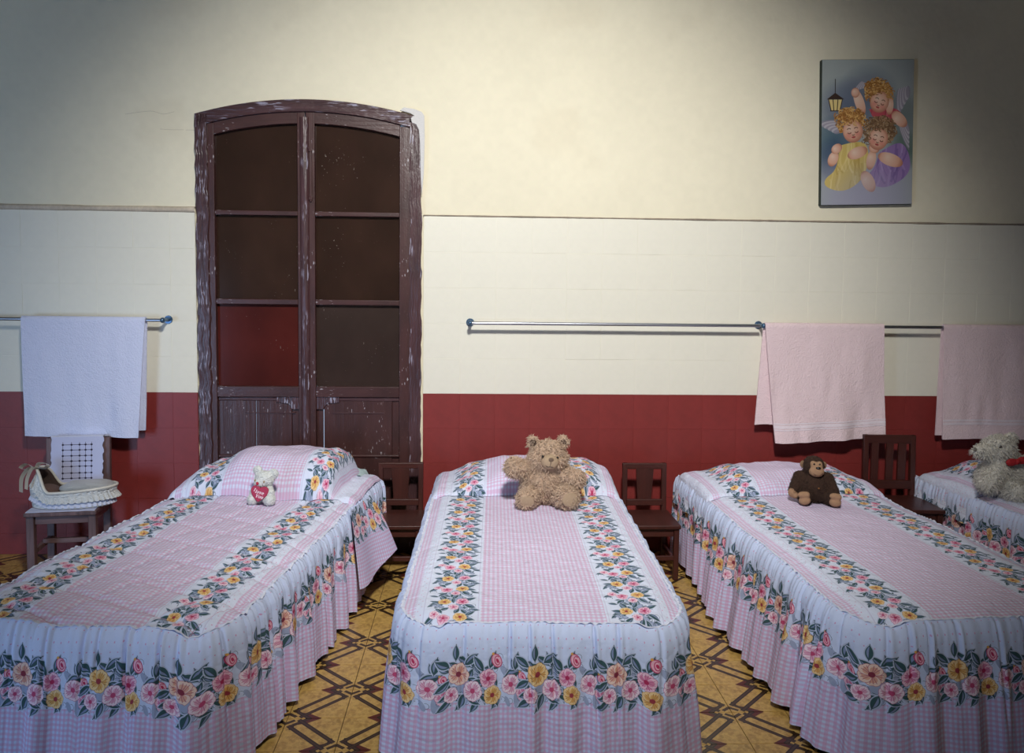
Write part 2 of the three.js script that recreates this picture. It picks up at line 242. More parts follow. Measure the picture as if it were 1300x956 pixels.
const skirtMap = canvasTex(1120, 1000, (g, w, h) => {
  g.fillStyle = '#cdd9f6'; g.fillRect(0, 0, w, h); g.scale(w / SKW, h / SKH);
  dots(g, 0, 0.0, SKW, 0.1, 15, 0.028);
  
  gingham(g, 0, 0.25, SKW, 0.25, 0.0165, 0.40);
  for (let i = -1; i < 3; i++) {
    const x = i * 0.28 + 0.06, y = 0.145;
    backLeaves(g, x + 0.1, y - 0.02, 0.28, 0.12, 46, 0.05, 57);
    for (const [dx, dy, l, a] of [[-0.01, -0.03, 0.05, -1.55], [0.02, -0.02, 0.055, -0.65], [-0.03, -0.01, 0.055, -2.5], [0.03, 0.02, 0.06, 0.5], [-0.03, 0.03, 0.05, 2.6], [0.09, 0.0, 0.055, -2.2], [0.11, -0.01, 0.055, -1.2], [0.1, 0.03, 0.06, 2.9], [0.16, 0.02, 0.06, -0.3], [0.17, 0.03, 0.06, 0.7], [0.2, 0.0, 0.055, -1.4], [0.07, 0.07, 0.055, 0.4], [0.15, 0.075, 0.05, 2.2], [0.02, 0.075, 0.05, 1.9], [0.22, 0.07, 0.05, 0.9], [0.13, 0.06, 0.05, 1.4], [0.24, 0.05, 0.045, -0.9], [-0.02, 0.07, 0.045, 2.8]]) leaf(g, x + dx, y + dy, l * 1.12, a, 0.46);
    g.strokeStyle = INK; g.lineWidth = 0.0011; for (const [dx, dy, a] of [[0.055, -0.03, 1], [0.145, -0.045, 2.4], [0.245, -0.02, 0.2], [0.06, 0.02, 4]]) { g.beginPath(); g.arc(x + dx, y + dy, 0.012, a, a + 4.2); g.stroke(); }
    bud(g, x + 0.135, y - 0.035, 0.021); bud(g, x + 0.225, y + 0.02, 0.015);
    flower(g, x + 0.05, y + 0.062, 0.034, 'w', 0.4); flower(g, x + 0.105, y + 0.02, 0.031, 'p', 1.2); flower(g, x + 0.185, y + 0.045, 0.034, 'w', 0.2); flower(g, x + 0.12, y + 0.075, 0.031, 'y', 0.1); flower(g, x + 0.23, y + 0.075, 0.026, 'p', 0.9); flower(g, x, y + 0.012, 0.038, i % 2 ? 'o' : 'y', 0.15); flower(g, x - 0.025, y + 0.078, 0.026, 'w', 0.5);
  }
});
const sideGingham = canvasTex(330, 330, g => { g.fillStyle = '#efedf4'; g.fillRect(0, 0, 330, 330); g.scale(1000, 1000); gingham(g, 0, 0, 0.33, 0.33, 0.0165, 0.42); });
const TILE = 0.2035;
const tileMap = canvasTex(512, 512, (g, w) => {
  g.fillStyle = '#c29d58'; g.fillRect(0, 0, w, w);
  const R = rng(3); for (let i = 0; i < 900; i++) { g.fillStyle = `rgba(${R() < 0.5 ? '90,60,25' : '225,190,110'},0.10)`; g.beginPath(); g.arc(R() * w, R() * w, 3 + R() * 22, 0, 7); g.fill(); }
  // two dark bars run corner to corner; brackets, hooks and red wedges at the two knot corners
  const seg = (x0, y0, x1, y1, t) => { for (const [c, k] of [['#1f1711', t], ['#46321f', t * 0.45]]) { g.strokeStyle = c; g.lineWidth = k; g.lineCap = 'butt'; g.beginPath(); g.moveTo(x0, y0); g.lineTo(x1, y1); g.stroke(); } };
  for (const [cx, cy, sx, sy] of [[w, 0, -1, 1], [0, w, 1, -1]]) {
    const at = (dx, dy) => [cx + sx * dx * w, cy + sy * dy * w];
    g.fillStyle = '#5a2419'; g.beginPath(); for (const [k, p] of [[0.36, 0], [0.6, 0], [0.36, 0.16], [0.2, 0.2]].map(p => at(...p)).entries()) g[k ? 'lineTo' : 'moveTo'](...p); g.fill();
    seg(...at(0.40, -0.02), ...at(0.13, 0.22), 40); seg(...at(0.13, 0.2), ...at(0.13, 0.36), 36); seg(...at(-0.02, 0.17), ...at(0.14, 0.05), 34);
  }
  const o = 0.085 * w; seg(w * 0.14 - o, w * 0.86 - o, w * 0.88 - o, w * 0.12 - o, 44); seg(w * 0.12 + o, w * 0.88 + o, w * 0.86 + o, w * 0.14 + o, 44);
});
console.log('textures done');

// ------------------------------------------------------------------ materials
const M = {
  plaster: std({ map: rep(plasterMap, 0.45), bumpMap: rep(plasterBump, 0.7), bumpScale: 0.004, roughness: 0.8 }),
  cream: std({ map: rep(creamMap, 0.6), bumpMap: rep(plasterBump, 2.5), bumpScale: 0.0008, roughness: 0.5 }),
  red: std({ map: rep(redMap, 0.7), bumpMap: rep(plasterBump, 2.5), bumpScale: 0.0008, roughness: 0.45 }),
  trimPale: std({ color: 0xd2c8ba, map: rep(blotch(0.95, 0.93, 0.9, 0.2, 0.3, 221, 8), 2), bumpMap: rep(plasterBump, 3), bumpScale: 0.003, roughness: 0.8 }),
  trim: std({ color: 0xa59b8e, map: rep(blotch(0.95, 0.93, 0.9, 0.25, 0.3, 221, 8), 2), bumpMap: rep(plasterBump, 3), bumpScale: 0.003, roughness: 0.8 }),
  doorPaint: std({ map: rep(paintMap, 2.2, 1.6), bumpMap: rep(paintBump, 2.5, 2.0), bumpScale: 0.0018, roughness: 0.36 }),
  doorWornSheen: std({ map: rep(paintMapWornSheen, 3, 1.6), bumpMap: rep(wornBump, 3, 1.6), bumpScale: 0.0035, roughness: 0.33 }),
  chairDark: std({ map: rep(chairWood, 3), bumpMap: rep(paintBump, 3), bumpScale: 0.0006, roughness: 0.38 }),
  chairGrey: std({ map: rep(greyWood, 3), bumpMap: rep(paintBump, 3), bumpScale: 0.001, roughness: 0.5 }),
  rod: std({ color: 0xb4b8c2, metalness: 1, roughness: 0.33 }),
  bracket: std({ color: 0x54708c, metalness: 0.7, roughness: 0.35 }),
  steel: std({ color: 0x3a3432, metalness: 0.8, roughness: 0.4 }),
  top: std({ map: topMap, bumpMap: rep(crinkle, 3, 1.6), bumpScale: 0.004, roughness: 0.9 }),
  skirt: std({ map: skirtMap, bumpMap: rep(crinkle, 1, 0.6), bumpScale: 0.002, roughness: 0.9 }),
  gingham: std({ map: sideGingham, roughness: 0.9 }),
  lace: std({ color: 0xdde1f3, bumpMap: rep(terry, 4), bumpScale: 0.002, roughness: 0.9 }),
  sheet: std({ color: 0xb9cfd2, bumpMap: rep(crinkle, 2), bumpScale: 0.003, roughness: 0.9 }),
  bedIron: std({ color: 0x5a4a40, roughness: 0.5 }),
  tile: std({ map: tileMap, roughness: 0.32, bumpMap: rep(plasterBump, 2), bumpScale: 0.0006 }),
  grout: std({ color: 0x4a3d2a, roughness: 0.9 }),
  black: std({ color: 0x17120f, roughness: 0.25 }),
};

// ------------------------------------------------------------------ the room
const DOOR = { x0: -1.56, x1: -0.30, spring: 2.505, apex: 2.597 };
const archR = (() => { const c = (DOOR.x1 - DOOR.x0) / 2, s = DOOR.apex - DOOR.spring; return (c * c + s * s) / (2 * s); })();
function archPath(shape, x0, x1, y0, inset, cx, R, cy) {   // from bottom left over the arch to bottom right
  const yAt = x => cy + Math.sqrt(Math.max(0, (R - inset) ** 2 - (x - cx) ** 2));
  shape.moveTo(x0, y0); shape.lineTo(x0, yAt(x0)); for (let i = 1; i <= 20; i++) { const x = mix(x0, x1, i / 20); shape.lineTo(x, yAt(x)); } shape.lineTo(x1, y0); shape.closePath();
}
const doorCX = (DOOR.x0 + DOOR.x1) / 2, doorCY = DOOR.apex - archR;
{
  const wall = structure('wall_back', 'cream plaster wall with painted tile dado behind the beds', 'wall');
  const s = new THREE.Shape(); s.moveTo(ROOM.x0, 0); s.lineTo(ROOM.x0, ROOM.h); s.lineTo(ROOM.x1, ROOM.h); s.lineTo(ROOM.x1, 0); s.closePath();
  const hole = new THREE.Path(); archPath(hole, DOOR.x0 + 0.012, DOOR.x1 - 0.012, 0.0, 0.012, doorCX, archR, doorCY); s.holes.push(hole);
  part(wall, 'plaster', metric(new THREE.ExtrudeGeometry(s, { depth: 0.3, bevelEnabled: false }).translate(0, 0, -0.3)), M.plaster);
  // tiled lower wall, painted over: thin bed and one piece per tile
  const P = 0.2045, seam = -0.076, band = 0.94, topY = band + 5 * P, D0 = 0.0125;
  for (const [x0, x1] of [[ROOM.x0, DOOR.x0 - 0.012], [DOOR.x1 + 0.012, ROOM.x1]]) {
    part(wall, 'tile_bed', plainBox(x1 - x0, topY - band, D0, (x0 + x1) / 2, (band + topY) / 2, D0 / 2), M.cream, 'cream paint over the upper wall tiles');
    part(wall, 'tile_bed', plainBox(x1 - x0, band, D0, (x0 + x1) / 2, band / 2, D0 / 2), M.red, 'dark red painted dado');
  }
  const R = rng(17), cache = {};
  const tileGeo = (w, h) => { const k = w.toFixed(3) + '_' + h.toFixed(3); if (!cache[k]) { const g = new THREE.BoxGeometry(w, h, 0.003); const p = g.attributes.position; for (let i = 0; i < p.count; i++) if (p.getZ(i) > 0) p.setXY(i, p.getX(i) - Math.sign(p.getX(i)) * 0.0009, p.getY(i) - Math.sign(p.getY(i)) * 0.0009); cache[k] = metric(g); cache[k].computeVertexNormals(); } return cache[k]; };
  for (let j = -5; j < 5; j++) for (let i = -16; i < 20; i++) {
    let x0 = seam + i * P, x1 = x0 + P, y0 = Math.max(0, band + j * P), y1 = band + (j + 1) * P;
    if (x1 < -3.1 || x0 > 3.75) continue;
    if (x0 < DOOR.x1 + 0.013 && x1 > DOOR.x0 - 0.013) { if (x0 < DOOR.x0 - 0.03) x1 = DOOR.x0 - 0.013; else if (x1 > DOOR.x1 + 0.03) x0 = DOOR.x1 + 0.013; else continue; }
    const g = 0.0008, m = part(wall, 'wall_tile', tileGeo(x1 - x0 - g, y1 - y0 - g), j < 0 ? M.red : M.cream);
    m.position.set((x0 + x1) / 2, (y0 + y1) / 2, D0 - 0.0005 + (R() < 0.4 ? R() * 0.0013 : 0.0003 * R())); m.rotation.set((R() - 0.5) * 0.004, (R() - 0.5) * 0.004, 0);
  }
  // ledge where the tiles stop
  const l1 = structure('trim_1', 'grey rounded plaster ledge left of the brown door', 'ledge');
  const wob = (x0, x1, h, d, seed) => grid(160, 10, (u, v) => { const x = mix(x0, x1, u), a = v * Math.PI, w = noise3(x * 6, 0, 0, seed) * 0.006 + noise3(x * 30, 0, 0, seed) * 0.003; return [x, topY + h / 2 - 0.002 + Math.cos(a) * (h / 2 + w / 2), Math.sin(a) * (d + w * 0.6), x, v * h]; });
  part(l1, 'ledge', wob(-4.5, DOOR.x0 - 0.01, 0.032, 0.024, 4), M.trimPale);
  const l2 = structure('trim_2', 'thin grey plaster ledge right of the brown door', 'ledge');
  part(l2, 'ledge', wob(DOOR.x1 + 0.01, 5.0, 0.009, 0.018, 8), M.trim);
  // crumbled plaster at the head of the frame
  const patch = new THREE.Shape(); [[-0.418, 2.548], [-0.40, 2.562], [-0.345, 2.555], [-0.302, 2.54], [-0.288, 2.52], [-0.285, 2.40], [-0.29, 2.2], [-0.298, 2.08], [-0.302, 2.2], [-0.306, 2.36], [-0.312, 2.44], [-0.33, 2.475], [-0.352, 2.482], [-0.358, 2.505], [-0.338, 2.52], [-0.365, 2.536]].forEach((p, i) => patch[i ? 'lineTo' : 'moveTo'](p[0], p[1]));
  part(wall, 'plaster_patch', metric(new THREE.ExtrudeGeometry(patch, { depth: 0.004, bevelEnabled: true, bevelSize: 0.003, bevelThickness: 0.003, bevelSegments: 2 }).translate(0, 0, 0.028)), std({ color: 0xd6d4d2, bumpMap: rep(plasterBump, 4), bumpScale: 0.006, roughness: 0.8 }), 'bare whitish plaster smear over the frame corner');
  // hairline cracks in the upper plaster
  const crackMat = std({ color: 0xc9bfab, roughness: 0.9 });
  for (const pts of [[[-1.62, 2.42, 0], [-1.57, 2.421, 0]], [[-1.63, 2.421, 0.0], [-1.7, 2.42, 0.0], [-1.76, 2.422, 0.0]], [[-1.95, 2.5, 0], [-1.86, 2.515, 0], [-1.8, 2.52, 0], [-1.74, 2.505, 0], [-1.68, 2.52, 0]]]) part(wall, 'crack', tube(pts, 0.001, 16, 5), crackMat);
}
{
  const flo = structure('floor', 'yellow and brown patterned cement tile floor', 'floor');
  part(flo, 'floor_slab', plainBox(ROOM.x1 - ROOM.x0, 0.2, ROOM.z, (ROOM.x0 + ROOM.x1) / 2, -0.104, ROOM.z / 2), M.grout);
  const mk = flip => { const g = new THREE.BoxGeometry(TILE - 0.0016, 0.006, TILE - 0.0016), p = g.attributes.position, uv = g.attributes.uv; for (let i = 0; i < p.count; i++) { const u = p.getX(i) / TILE + 0.5, v = p.getZ(i) / TILE + 0.5; uv.setXY(i, flip ? 1 - u : u, 1 - v); if (p.getY(i) > 0) { p.setX(i, p.getX(i) * 0.992); p.setZ(i, p.getZ(i) * 0.992); } } g.computeVertexNormals(); return g; };
  const tg = [mk(false), mk(true)], rest = [], R = rng(23);
  const seen = (x, z) => z < 2.5 && ((x > -0.85 && x < 0.05 && z < 2.45) || (x > 0.62 && x < 1.4 && z < 2.45) || (x < -1.55 && x > -3.1 && z < 0.85) || (x > 2.1 && x < 2.7 && z < 0.9));
  for (let i = -31; i < 36; i++) for (let j = -6; j < 32; j++) {
    const x = -0.455 + (i + 0.5) * TILE, z = 0.996 + (j + 0.5) * TILE; if (x < ROOM.x0 || x > ROOM.x1 || z < 0.02 || z > ROOM.z) continue;
    const k = ((i + j) % 2 + 2) % 2, y = -0.003 + (R() - 0.5) * 0.0006;
    if (seen(x, z)) { const m = part(flo, 'floor_tile', tg[k], M.tile); m.position.set(x, y, z); }
    else rest.push(tg[k].clone().translate(x, y, z));
  }
  const r = part(flo, 'floor_tiles', mergeGeometries(rest), M.tile); r.userData.kind = 'stuff';
}
{
  const c = structure('ceiling', 'dark wooden ceiling of the dormitory', 'ceiling');
  part(c, 'ceiling_slab', plainBox(ROOM.x1 - ROOM.x0 + 0.6, 0.2, ROOM.z + 0.6, 0, ROOM.h + 0.1, ROOM.z / 2), std({ color: 0x5a4432, roughness: 0.8 }));
  for (const [n, x] of [['wall_left', ROOM.x0 - 0.15], ['wall_right', ROOM.x1 + 0.15]]) {
    const w = structure(n, 'cream side wall with dark red dado, ' + n.slice(5) + ' end of the dormitory', 'wall');
    part(w, 'plaster', plainBox(0.3, ROOM.h - 0.94, ROOM.z + 0.6, x, 0.94 + (ROOM.h - 0.94) / 2, ROOM.z / 2), M.plaster);
    part(w, 'dado', plainBox(0.3, 0.94, ROOM.z + 0.6, x, 0.47, ROOM.z / 2), M.red);
  }
  const w = structure('wall_front', 'cream wall with dark red dado opposite the beds', 'wall'), zc = ROOM.z + 0.2;
  const piece = (x0, x1, y0, y1, m, n) => part(w, n, plainBox(x1 - x0, y1 - y0, 0.4, (x0 + x1) / 2, (y0 + y1) / 2, zc), m);
  piece(ROOM.x0, WIN.x0, 0, 0.94, M.red, 'dado'); piece(WIN.x1, ROOM.x1, 0, 0.94, M.red, 'dado'); piece(WIN.x0, WIN.x1, 0, WIN.y0, M.red, 'dado');
  piece(ROOM.x0, WIN.x0, 0.94, ROOM.h, M.plaster, 'plaster'); piece(WIN.x1, ROOM.x1, 0.94, ROOM.h, M.plaster, 'plaster');
  piece(WIN.x0, WIN.x1, WIN.y1, ROOM.h, M.plaster, 'plaster');
  const win = structure('window_1', 'low wide window with white wooden frame opposite the beds', 'window', [(WIN.x0 + WIN.x1) / 2, WIN.y0, ROOM.z + 0.2]);
  const ww = WIN.x1 - WIN.x0, wh = WIN.y1 - WIN.y0, fm = std({ color: 0xd9d4c8, roughness: 0.5 }), gl = std({ color: 0xffffff, transmission: 1, roughness: 0.02, thickness: 0 });
  part(win, 'window_frame', mergeGeometries([box(0.06, wh, 0.06, -ww / 2 + 0.03, wh / 2, 0), box(0.06, wh, 0.06, ww / 2 - 0.03, wh / 2, 0), box(ww, 0.06, 0.06, 0, 0.03, 0), box(ww, 0.06, 0.06, 0, wh - 0.03, 0), box(0.07, wh, 0.05, 0, wh / 2, 0), box(ww, 0.04, 0.05, 0, wh / 2, 0)]), fm);
  for (const x of [-ww / 4, ww / 4]) for (const y of [wh / 4, wh * 3 / 4]) part(win, 'pane', plainBox(ww / 2 - 0.08, wh / 2 - 0.05, 0.004, x, y, 0), gl);
  // panelled double door opposite, seen mirrored in the low pane
  const d2 = structure('door_2', 'red brown panelled double door in the opposite wall', 'door', [-2.55, 0, ROOM.z - 0.03]);
  const rb = std({ color: 0x8a3a30, roughness: 0.5 });
  part(d2, 'door_frame', mergeGeometries([box(0.1, 1.3, 0.06, -0.62, 0.65, 0), box(0.1, 1.3, 0.06, 0.62, 0.65, 0), box(1.34, 0.1, 0.06, 0, 1.25, 0)]), rb);
  for (const s of [-1, 1]) { const lf = part(d2, 'door_leaf', box(0.56, 1.2, 0.03, s * 0.285, 0.6, 0.005), rb); part(lf, 'raised_panel', mergeGeometries([box(0.36, 0.42, 0.03, s * 0.285, 0.86, -0.012, 0.01), box(0.36, 0.42, 0.03, s * 0.285, 0.33, -0.012, 0.01)]), rb); }
}
// the reflector lamp that lights the wall and beds, above the frame
{
  const t = thing('ceiling_spotlight', 'white reflector lamp hanging under the ceiling and turned to the wall', 'lamp', [LAMP.x, LAMP.y, LAMP.z]);
  const enamel = std({ color: 0xe8e4da, roughness: 0.4 }), dir = AIM.clone().sub(LAMP).normalize(), turn = new THREE.Quaternion().setFromUnitVectors(new THREE.Vector3(0, -1, 0), dir);
  part(t, 'lamp_shade', new THREE.LatheGeometry([[0.03, 0.3], [0.07, 0.29], [0.1, 0.2], [0.17, 0.08], [0.2, 0.0], [0.21, 0.0], [0.18, 0.085], [0.11, 0.21], [0.078, 0.3], [0.03, 0.31]].map(p => new THREE.Vector2(...p)), 40).applyQuaternion(turn), enamel);
  part(t, 'bulb', new THREE.SphereGeometry(0.07, 24, 16).translate(0, 0.02, 0), std({ color: 0xffffff, emissive: new THREE.Color().setRGB(1, 0.965, 0.89), emissiveIntensity: 3 }));
  const top = new THREE.Vector3(0, 0.3, 0).applyQuaternion(turn);
  part(t, 'arm', tube([[top.x, top.y, top.z], [top.x, top.y + 0.15, top.z + 0.02], [top.x, ROOM.h - LAMP.y, top.z + 0.02]], 0.012, 20, 10), M.black);
}
// ------------------------------------------------------------------ the old double door
{
  const d = structure('door_1', 'old brown painted double door with arched head and glazed panes', 'door');
  const zF = 0.03, xs = [DOOR.x0, DOOR.x1], fw = 0.066;
  const ring = (x0, x1, i0, i1, y0, dep) => { const s = new THREE.Shape(); const yA = (x, i) => doorCY + Math.sqrt(Math.max(0, (archR - i) ** 2 - (x - doorCX) ** 2)); s.moveTo(x0, yA(x0, i1)); for (let k = 0; k <= 24; k++) { const x = mix(x0, x1, k / 24); s.lineTo(x, yA(x, i0)); } for (let k = 24; k >= 0; k--) { const x = mix(x0, x1, k / 24); s.lineTo(x, yA(x, i1)); } return new THREE.ExtrudeGeometry(s, { depth: dep - 0.006, bevelEnabled: true, bevelSize: 0.002, bevelThickness: 0.003, bevelSegments: 1, curveSegments: 4 }); };
  const rough = (g, a, seed) => { const p = g.attributes.position; for (let i = 0; i < p.count; i++) { const x = p.getX(i), y = p.getY(i); p.setX(i, x + (noise3(y * 22, x > doorCX ? 3 : 9, 0, seed) - 0.5) * a); } g.computeVertexNormals(); return g; };
  const jamb = s => { const x = s < 0 ? DOOR.x0 + fw / 2 : DOOR.x1 - fw / 2, h = 2.505; const g = new THREE.BoxGeometry(fw, h, 0.09, 3, 90, 1); g.translate(x, h / 2, zF - 0.045); const q = metric(g); return rough(q, 0.011, 5); };
  part(d, 'door_jamb', jamb(-1), M.doorWornSheen, 'worn ridged jamb with flaking paint'); part(d, 'door_jamb', jamb(1), M.doorWornSheen, 'worn ridged jamb with flaking paint');
  part(d, 'arched_head', swapUV(metric(ring(DOOR.x0, DOOR.x1, 0, 0.064, 0, 0.09).translate(0, 0, zF - 0.09 + 0.003))), M.doorWornSheen, 'shiny worn arched frame head');
  const zL = zF - 0.012, mid = -0.953;
  const zS = zL - 0.02;   // stiles sit behind the frame face
  const leaf = (x0, x1, p0, p1, s, red) => {   // x0..x1 leaf, p0..p1 panes
    const L = new THREE.Group(); L.name = 'door_leaf'; d.add(L);
    const top = x => doorCY + Math.sqrt((archR - 0.06) ** 2 - (x - doorCX) ** 2), paneTop = x => doorCY + Math.sqrt((archR - 0.128) ** 2 - (x - doorCX) ** 2);
    for (const [a, b] of [[x0, p0], [p1, x1]]) { const h = Math.min(top(a), top(b)); part(L, 'stile', box(b - a, h, 0.04, (a + b) / 2, h / 2, zS, 0.003), M.doorPaint); }
    part(L, 'top_rail', swapUV(metric(ring(p0, p1, 0.058, 0.128, 0, 0.036).translate(0, 0, zS - 0.018 + 0.003))), M.doorPaint);
    for (const [y, h] of [[1.965, 0.026], [1.463, 0.03], [0.947, 0.062]]) part(L, y < 1 ? 'middle_rail' : 'glazing_bar', box(p1 - p0, h, 0.036, (p0 + p1) / 2, y, zS, 0.004, true), M.doorPaint);
    // panes
    const maps = [paneMap(0.205, 0.14, 0.115, 300 + s), paneMap(0.205, 0.14, 0.115, 310 + s), red ? paneMap(0.30, 0.125, 0.11, 320 + s) : paneMap(0.22, 0.175, 0.16, 330 + s)];  // low left pane: reflection of the opposite red dado put into its colour
    const rows = [[1.978, 2.46], [1.478, 1.952], [0.978, 1.448]];
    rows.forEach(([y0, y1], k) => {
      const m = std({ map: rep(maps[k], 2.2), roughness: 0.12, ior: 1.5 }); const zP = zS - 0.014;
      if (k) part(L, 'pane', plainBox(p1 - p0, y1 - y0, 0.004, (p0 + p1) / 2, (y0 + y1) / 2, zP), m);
      else { const sh = new THREE.Shape(); sh.moveTo(p0, y0); for (let q = 0; q <= 12; q++) { const x = mix(p0, p1, q / 12); sh.lineTo(x, paneTop(x) + 0.003); } sh.lineTo(p1, y0); part(L, 'pane', metric(new THREE.ExtrudeGeometry(sh, { depth: 0.004, bevelEnabled: false }).translate(0, 0, zP - 0.002)), m); }
    });
    // lower wooden panel: boards, field and bevelled corner mouldings
    const pw = p1 - p0, pc = (p0 + p1) / 2, y0 = 0.16, y1 = 0.916;
    if (s < 0) { part(L, 'panel_board', box(pw * 0.46 - 0.002, y1 - y0, 0.016, p0 + pw * 0.23, (y0 + y1) / 2, zS - 0.006, 0.003), M.doorPaint); part(L, 'panel_board', box(pw * 0.44, y1 - y0, 0.016, p0 + pw * 0.685, (y0 + y1) / 2, zS - 0.006, 0.003), M.doorPaint); part(L, 'panel_board', box(pw * 0.1, y1 - y0, 0.013, p1 - pw * 0.045, (y0 + y1) / 2, zS - 0.012, 0.003), M.doorPaint); }
    else { part(L, 'panel_board', box(pw * 0.08, y1 - y0, 0.013, p0 + pw * 0.04, (y0 + y1) / 2, zS - 0.012, 0.003), M.doorPaint); part(L, 'panel_board', box(pw * 0.82, y1 - y0, 0.016, p0 + pw * 0.5, (y0 + y1) / 2, zS - 0.006, 0.003), M.doorPaint); part(L, 'panel_board', box(pw * 0.09, y1 - y0, 0.013, p1 - pw * 0.045, (y0 + y1) / 2, zS - 0.012, 0.003), M.doorPaint); }
    const cor = flip => { const sh = new THREE.Shape(); sh.moveTo(0, 0); sh.lineTo(0.13, 0); sh.lineTo(0.13, -0.03); sh.lineTo(0.075, -0.035); sh.quadraticCurveTo(0.05, -0.04, 0.04, -0.07); sh.lineTo(0, -0.07); const s2 = flip ? new THREE.Shape(sh.getPoints(8).map(p => new THREE.Vector2(-p.x, p.y)).reverse()) : sh; return metric(new THREE.ExtrudeGeometry(s2, { depth: 0.008, bevelEnabled: true, bevelSize: 0.003, bevelThickness: 0.004, bevelSegments: 2 })); };
    const c = part(L, 'corner_moulding', cor(s < 0), M.doorWornSheen); c.position.set(s < 0 ? p1 : p0, y1, zS - 0.002);
    part(L, 'panel_moulding', box(pw, 0.024, 0.02, pc, y1 - 0.012, zS - 0.004, 0.006, true), M.doorWornSheen);
    part(L, 'bottom_rail', box(pw, 0.16, 0.036, pc, 0.08, zS, 0.004, true), M.doorPaint);
    part(L, 'lower_rail', box(pw, 0.016, 0.022, pc, 0.57, zS - 0.001, 0.006, true), M.doorPaint);
    part(L, 'panel_bead', box(pw * 0.62, 0.007, 0.006, s < 0 ? p1 - pw * 0.36 : pc, 0.822, zS + 0.003, 0.002, true), M.doorWornSheen, 'thin bead with chipped paint');
  };
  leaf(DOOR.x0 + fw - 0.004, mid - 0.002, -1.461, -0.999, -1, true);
  leaf(mid + 0.002, DOOR.x1 - fw + 0.004, -0.902, -0.425, 1, false);
  // rounded cover strip where the leaves meet
  part(d, 'cover_strip', (() => { const h = 2.5, g = new THREE.CylinderGeometry(0.026, 0.026, h, 20, 60, true, -Math.PI / 2, Math.PI); g.scale(1, 1, 0.7); g.translate(mid - 0.006, h / 2, zS + 0.018); return metric(g); })(), M.doorWornSheen, 'shiny ridged cover strip between the leaves');
  part(d, 'bolt', mergeGeometries([box(0.012, 0.3, 0.01, mid + 0.03, 2.18, zS + 0.026, 0.003), box(0.02, 0.02, 0.014, mid + 0.03, 2.32, zS + 0.027), box(0.02, 0.02, 0.014, mid + 0.03, 2.05, zS + 0.027)]), M.doorPaint);
}
// ------------------------------------------------------------------ towel rails and towels
const RAILZ = 0.1, RAILY = 1.356;
function rail(label, x0, x1, ends) {
  const t = thing('towel_rail', label, 'towel rail', [(x0 + x1) / 2, RAILY, 0], 0);
  const c = (x0 + x1) / 2;
  part(t, 'rod', new THREE.CylinderGeometry(0.0095, 0.0095, x1 - x0, 20).rotateZ(Math.PI / 2).translate(0, 0, RAILZ), M.rod);
  for (const x of ends) {
    part(t, 'bracket', mergeGeometries([new THREE.CylinderGeometry(0.009, 0.011, RAILZ - 0.012, 14).rotateX(Math.PI / 2).translate(x - c, 0, (RAILZ + 0.012) / 2), new THREE.CylinderGeometry(0.022, 0.024, 0.008, 20).rotateX(Math.PI / 2).translate(x - c, 0, 0.018)]), M.bracket);
    part(t, 'end_knob', new THREE.SphereGeometry(0.016, 18, 12).scale(0.85, 1, 1).translate(x - c, 0, RAILZ), M.bracket);
  }
}
rail('steel towel rail on the wall left of the brown door', -3.2, -1.725, [-1.728]);
rail('long bare steel towel rail between door and pink towel', -0.02, 1.652, [-0.018]);
rail('steel towel rail carrying the two pink towels', 1.676, 3.62, [1.675, 3.62]);
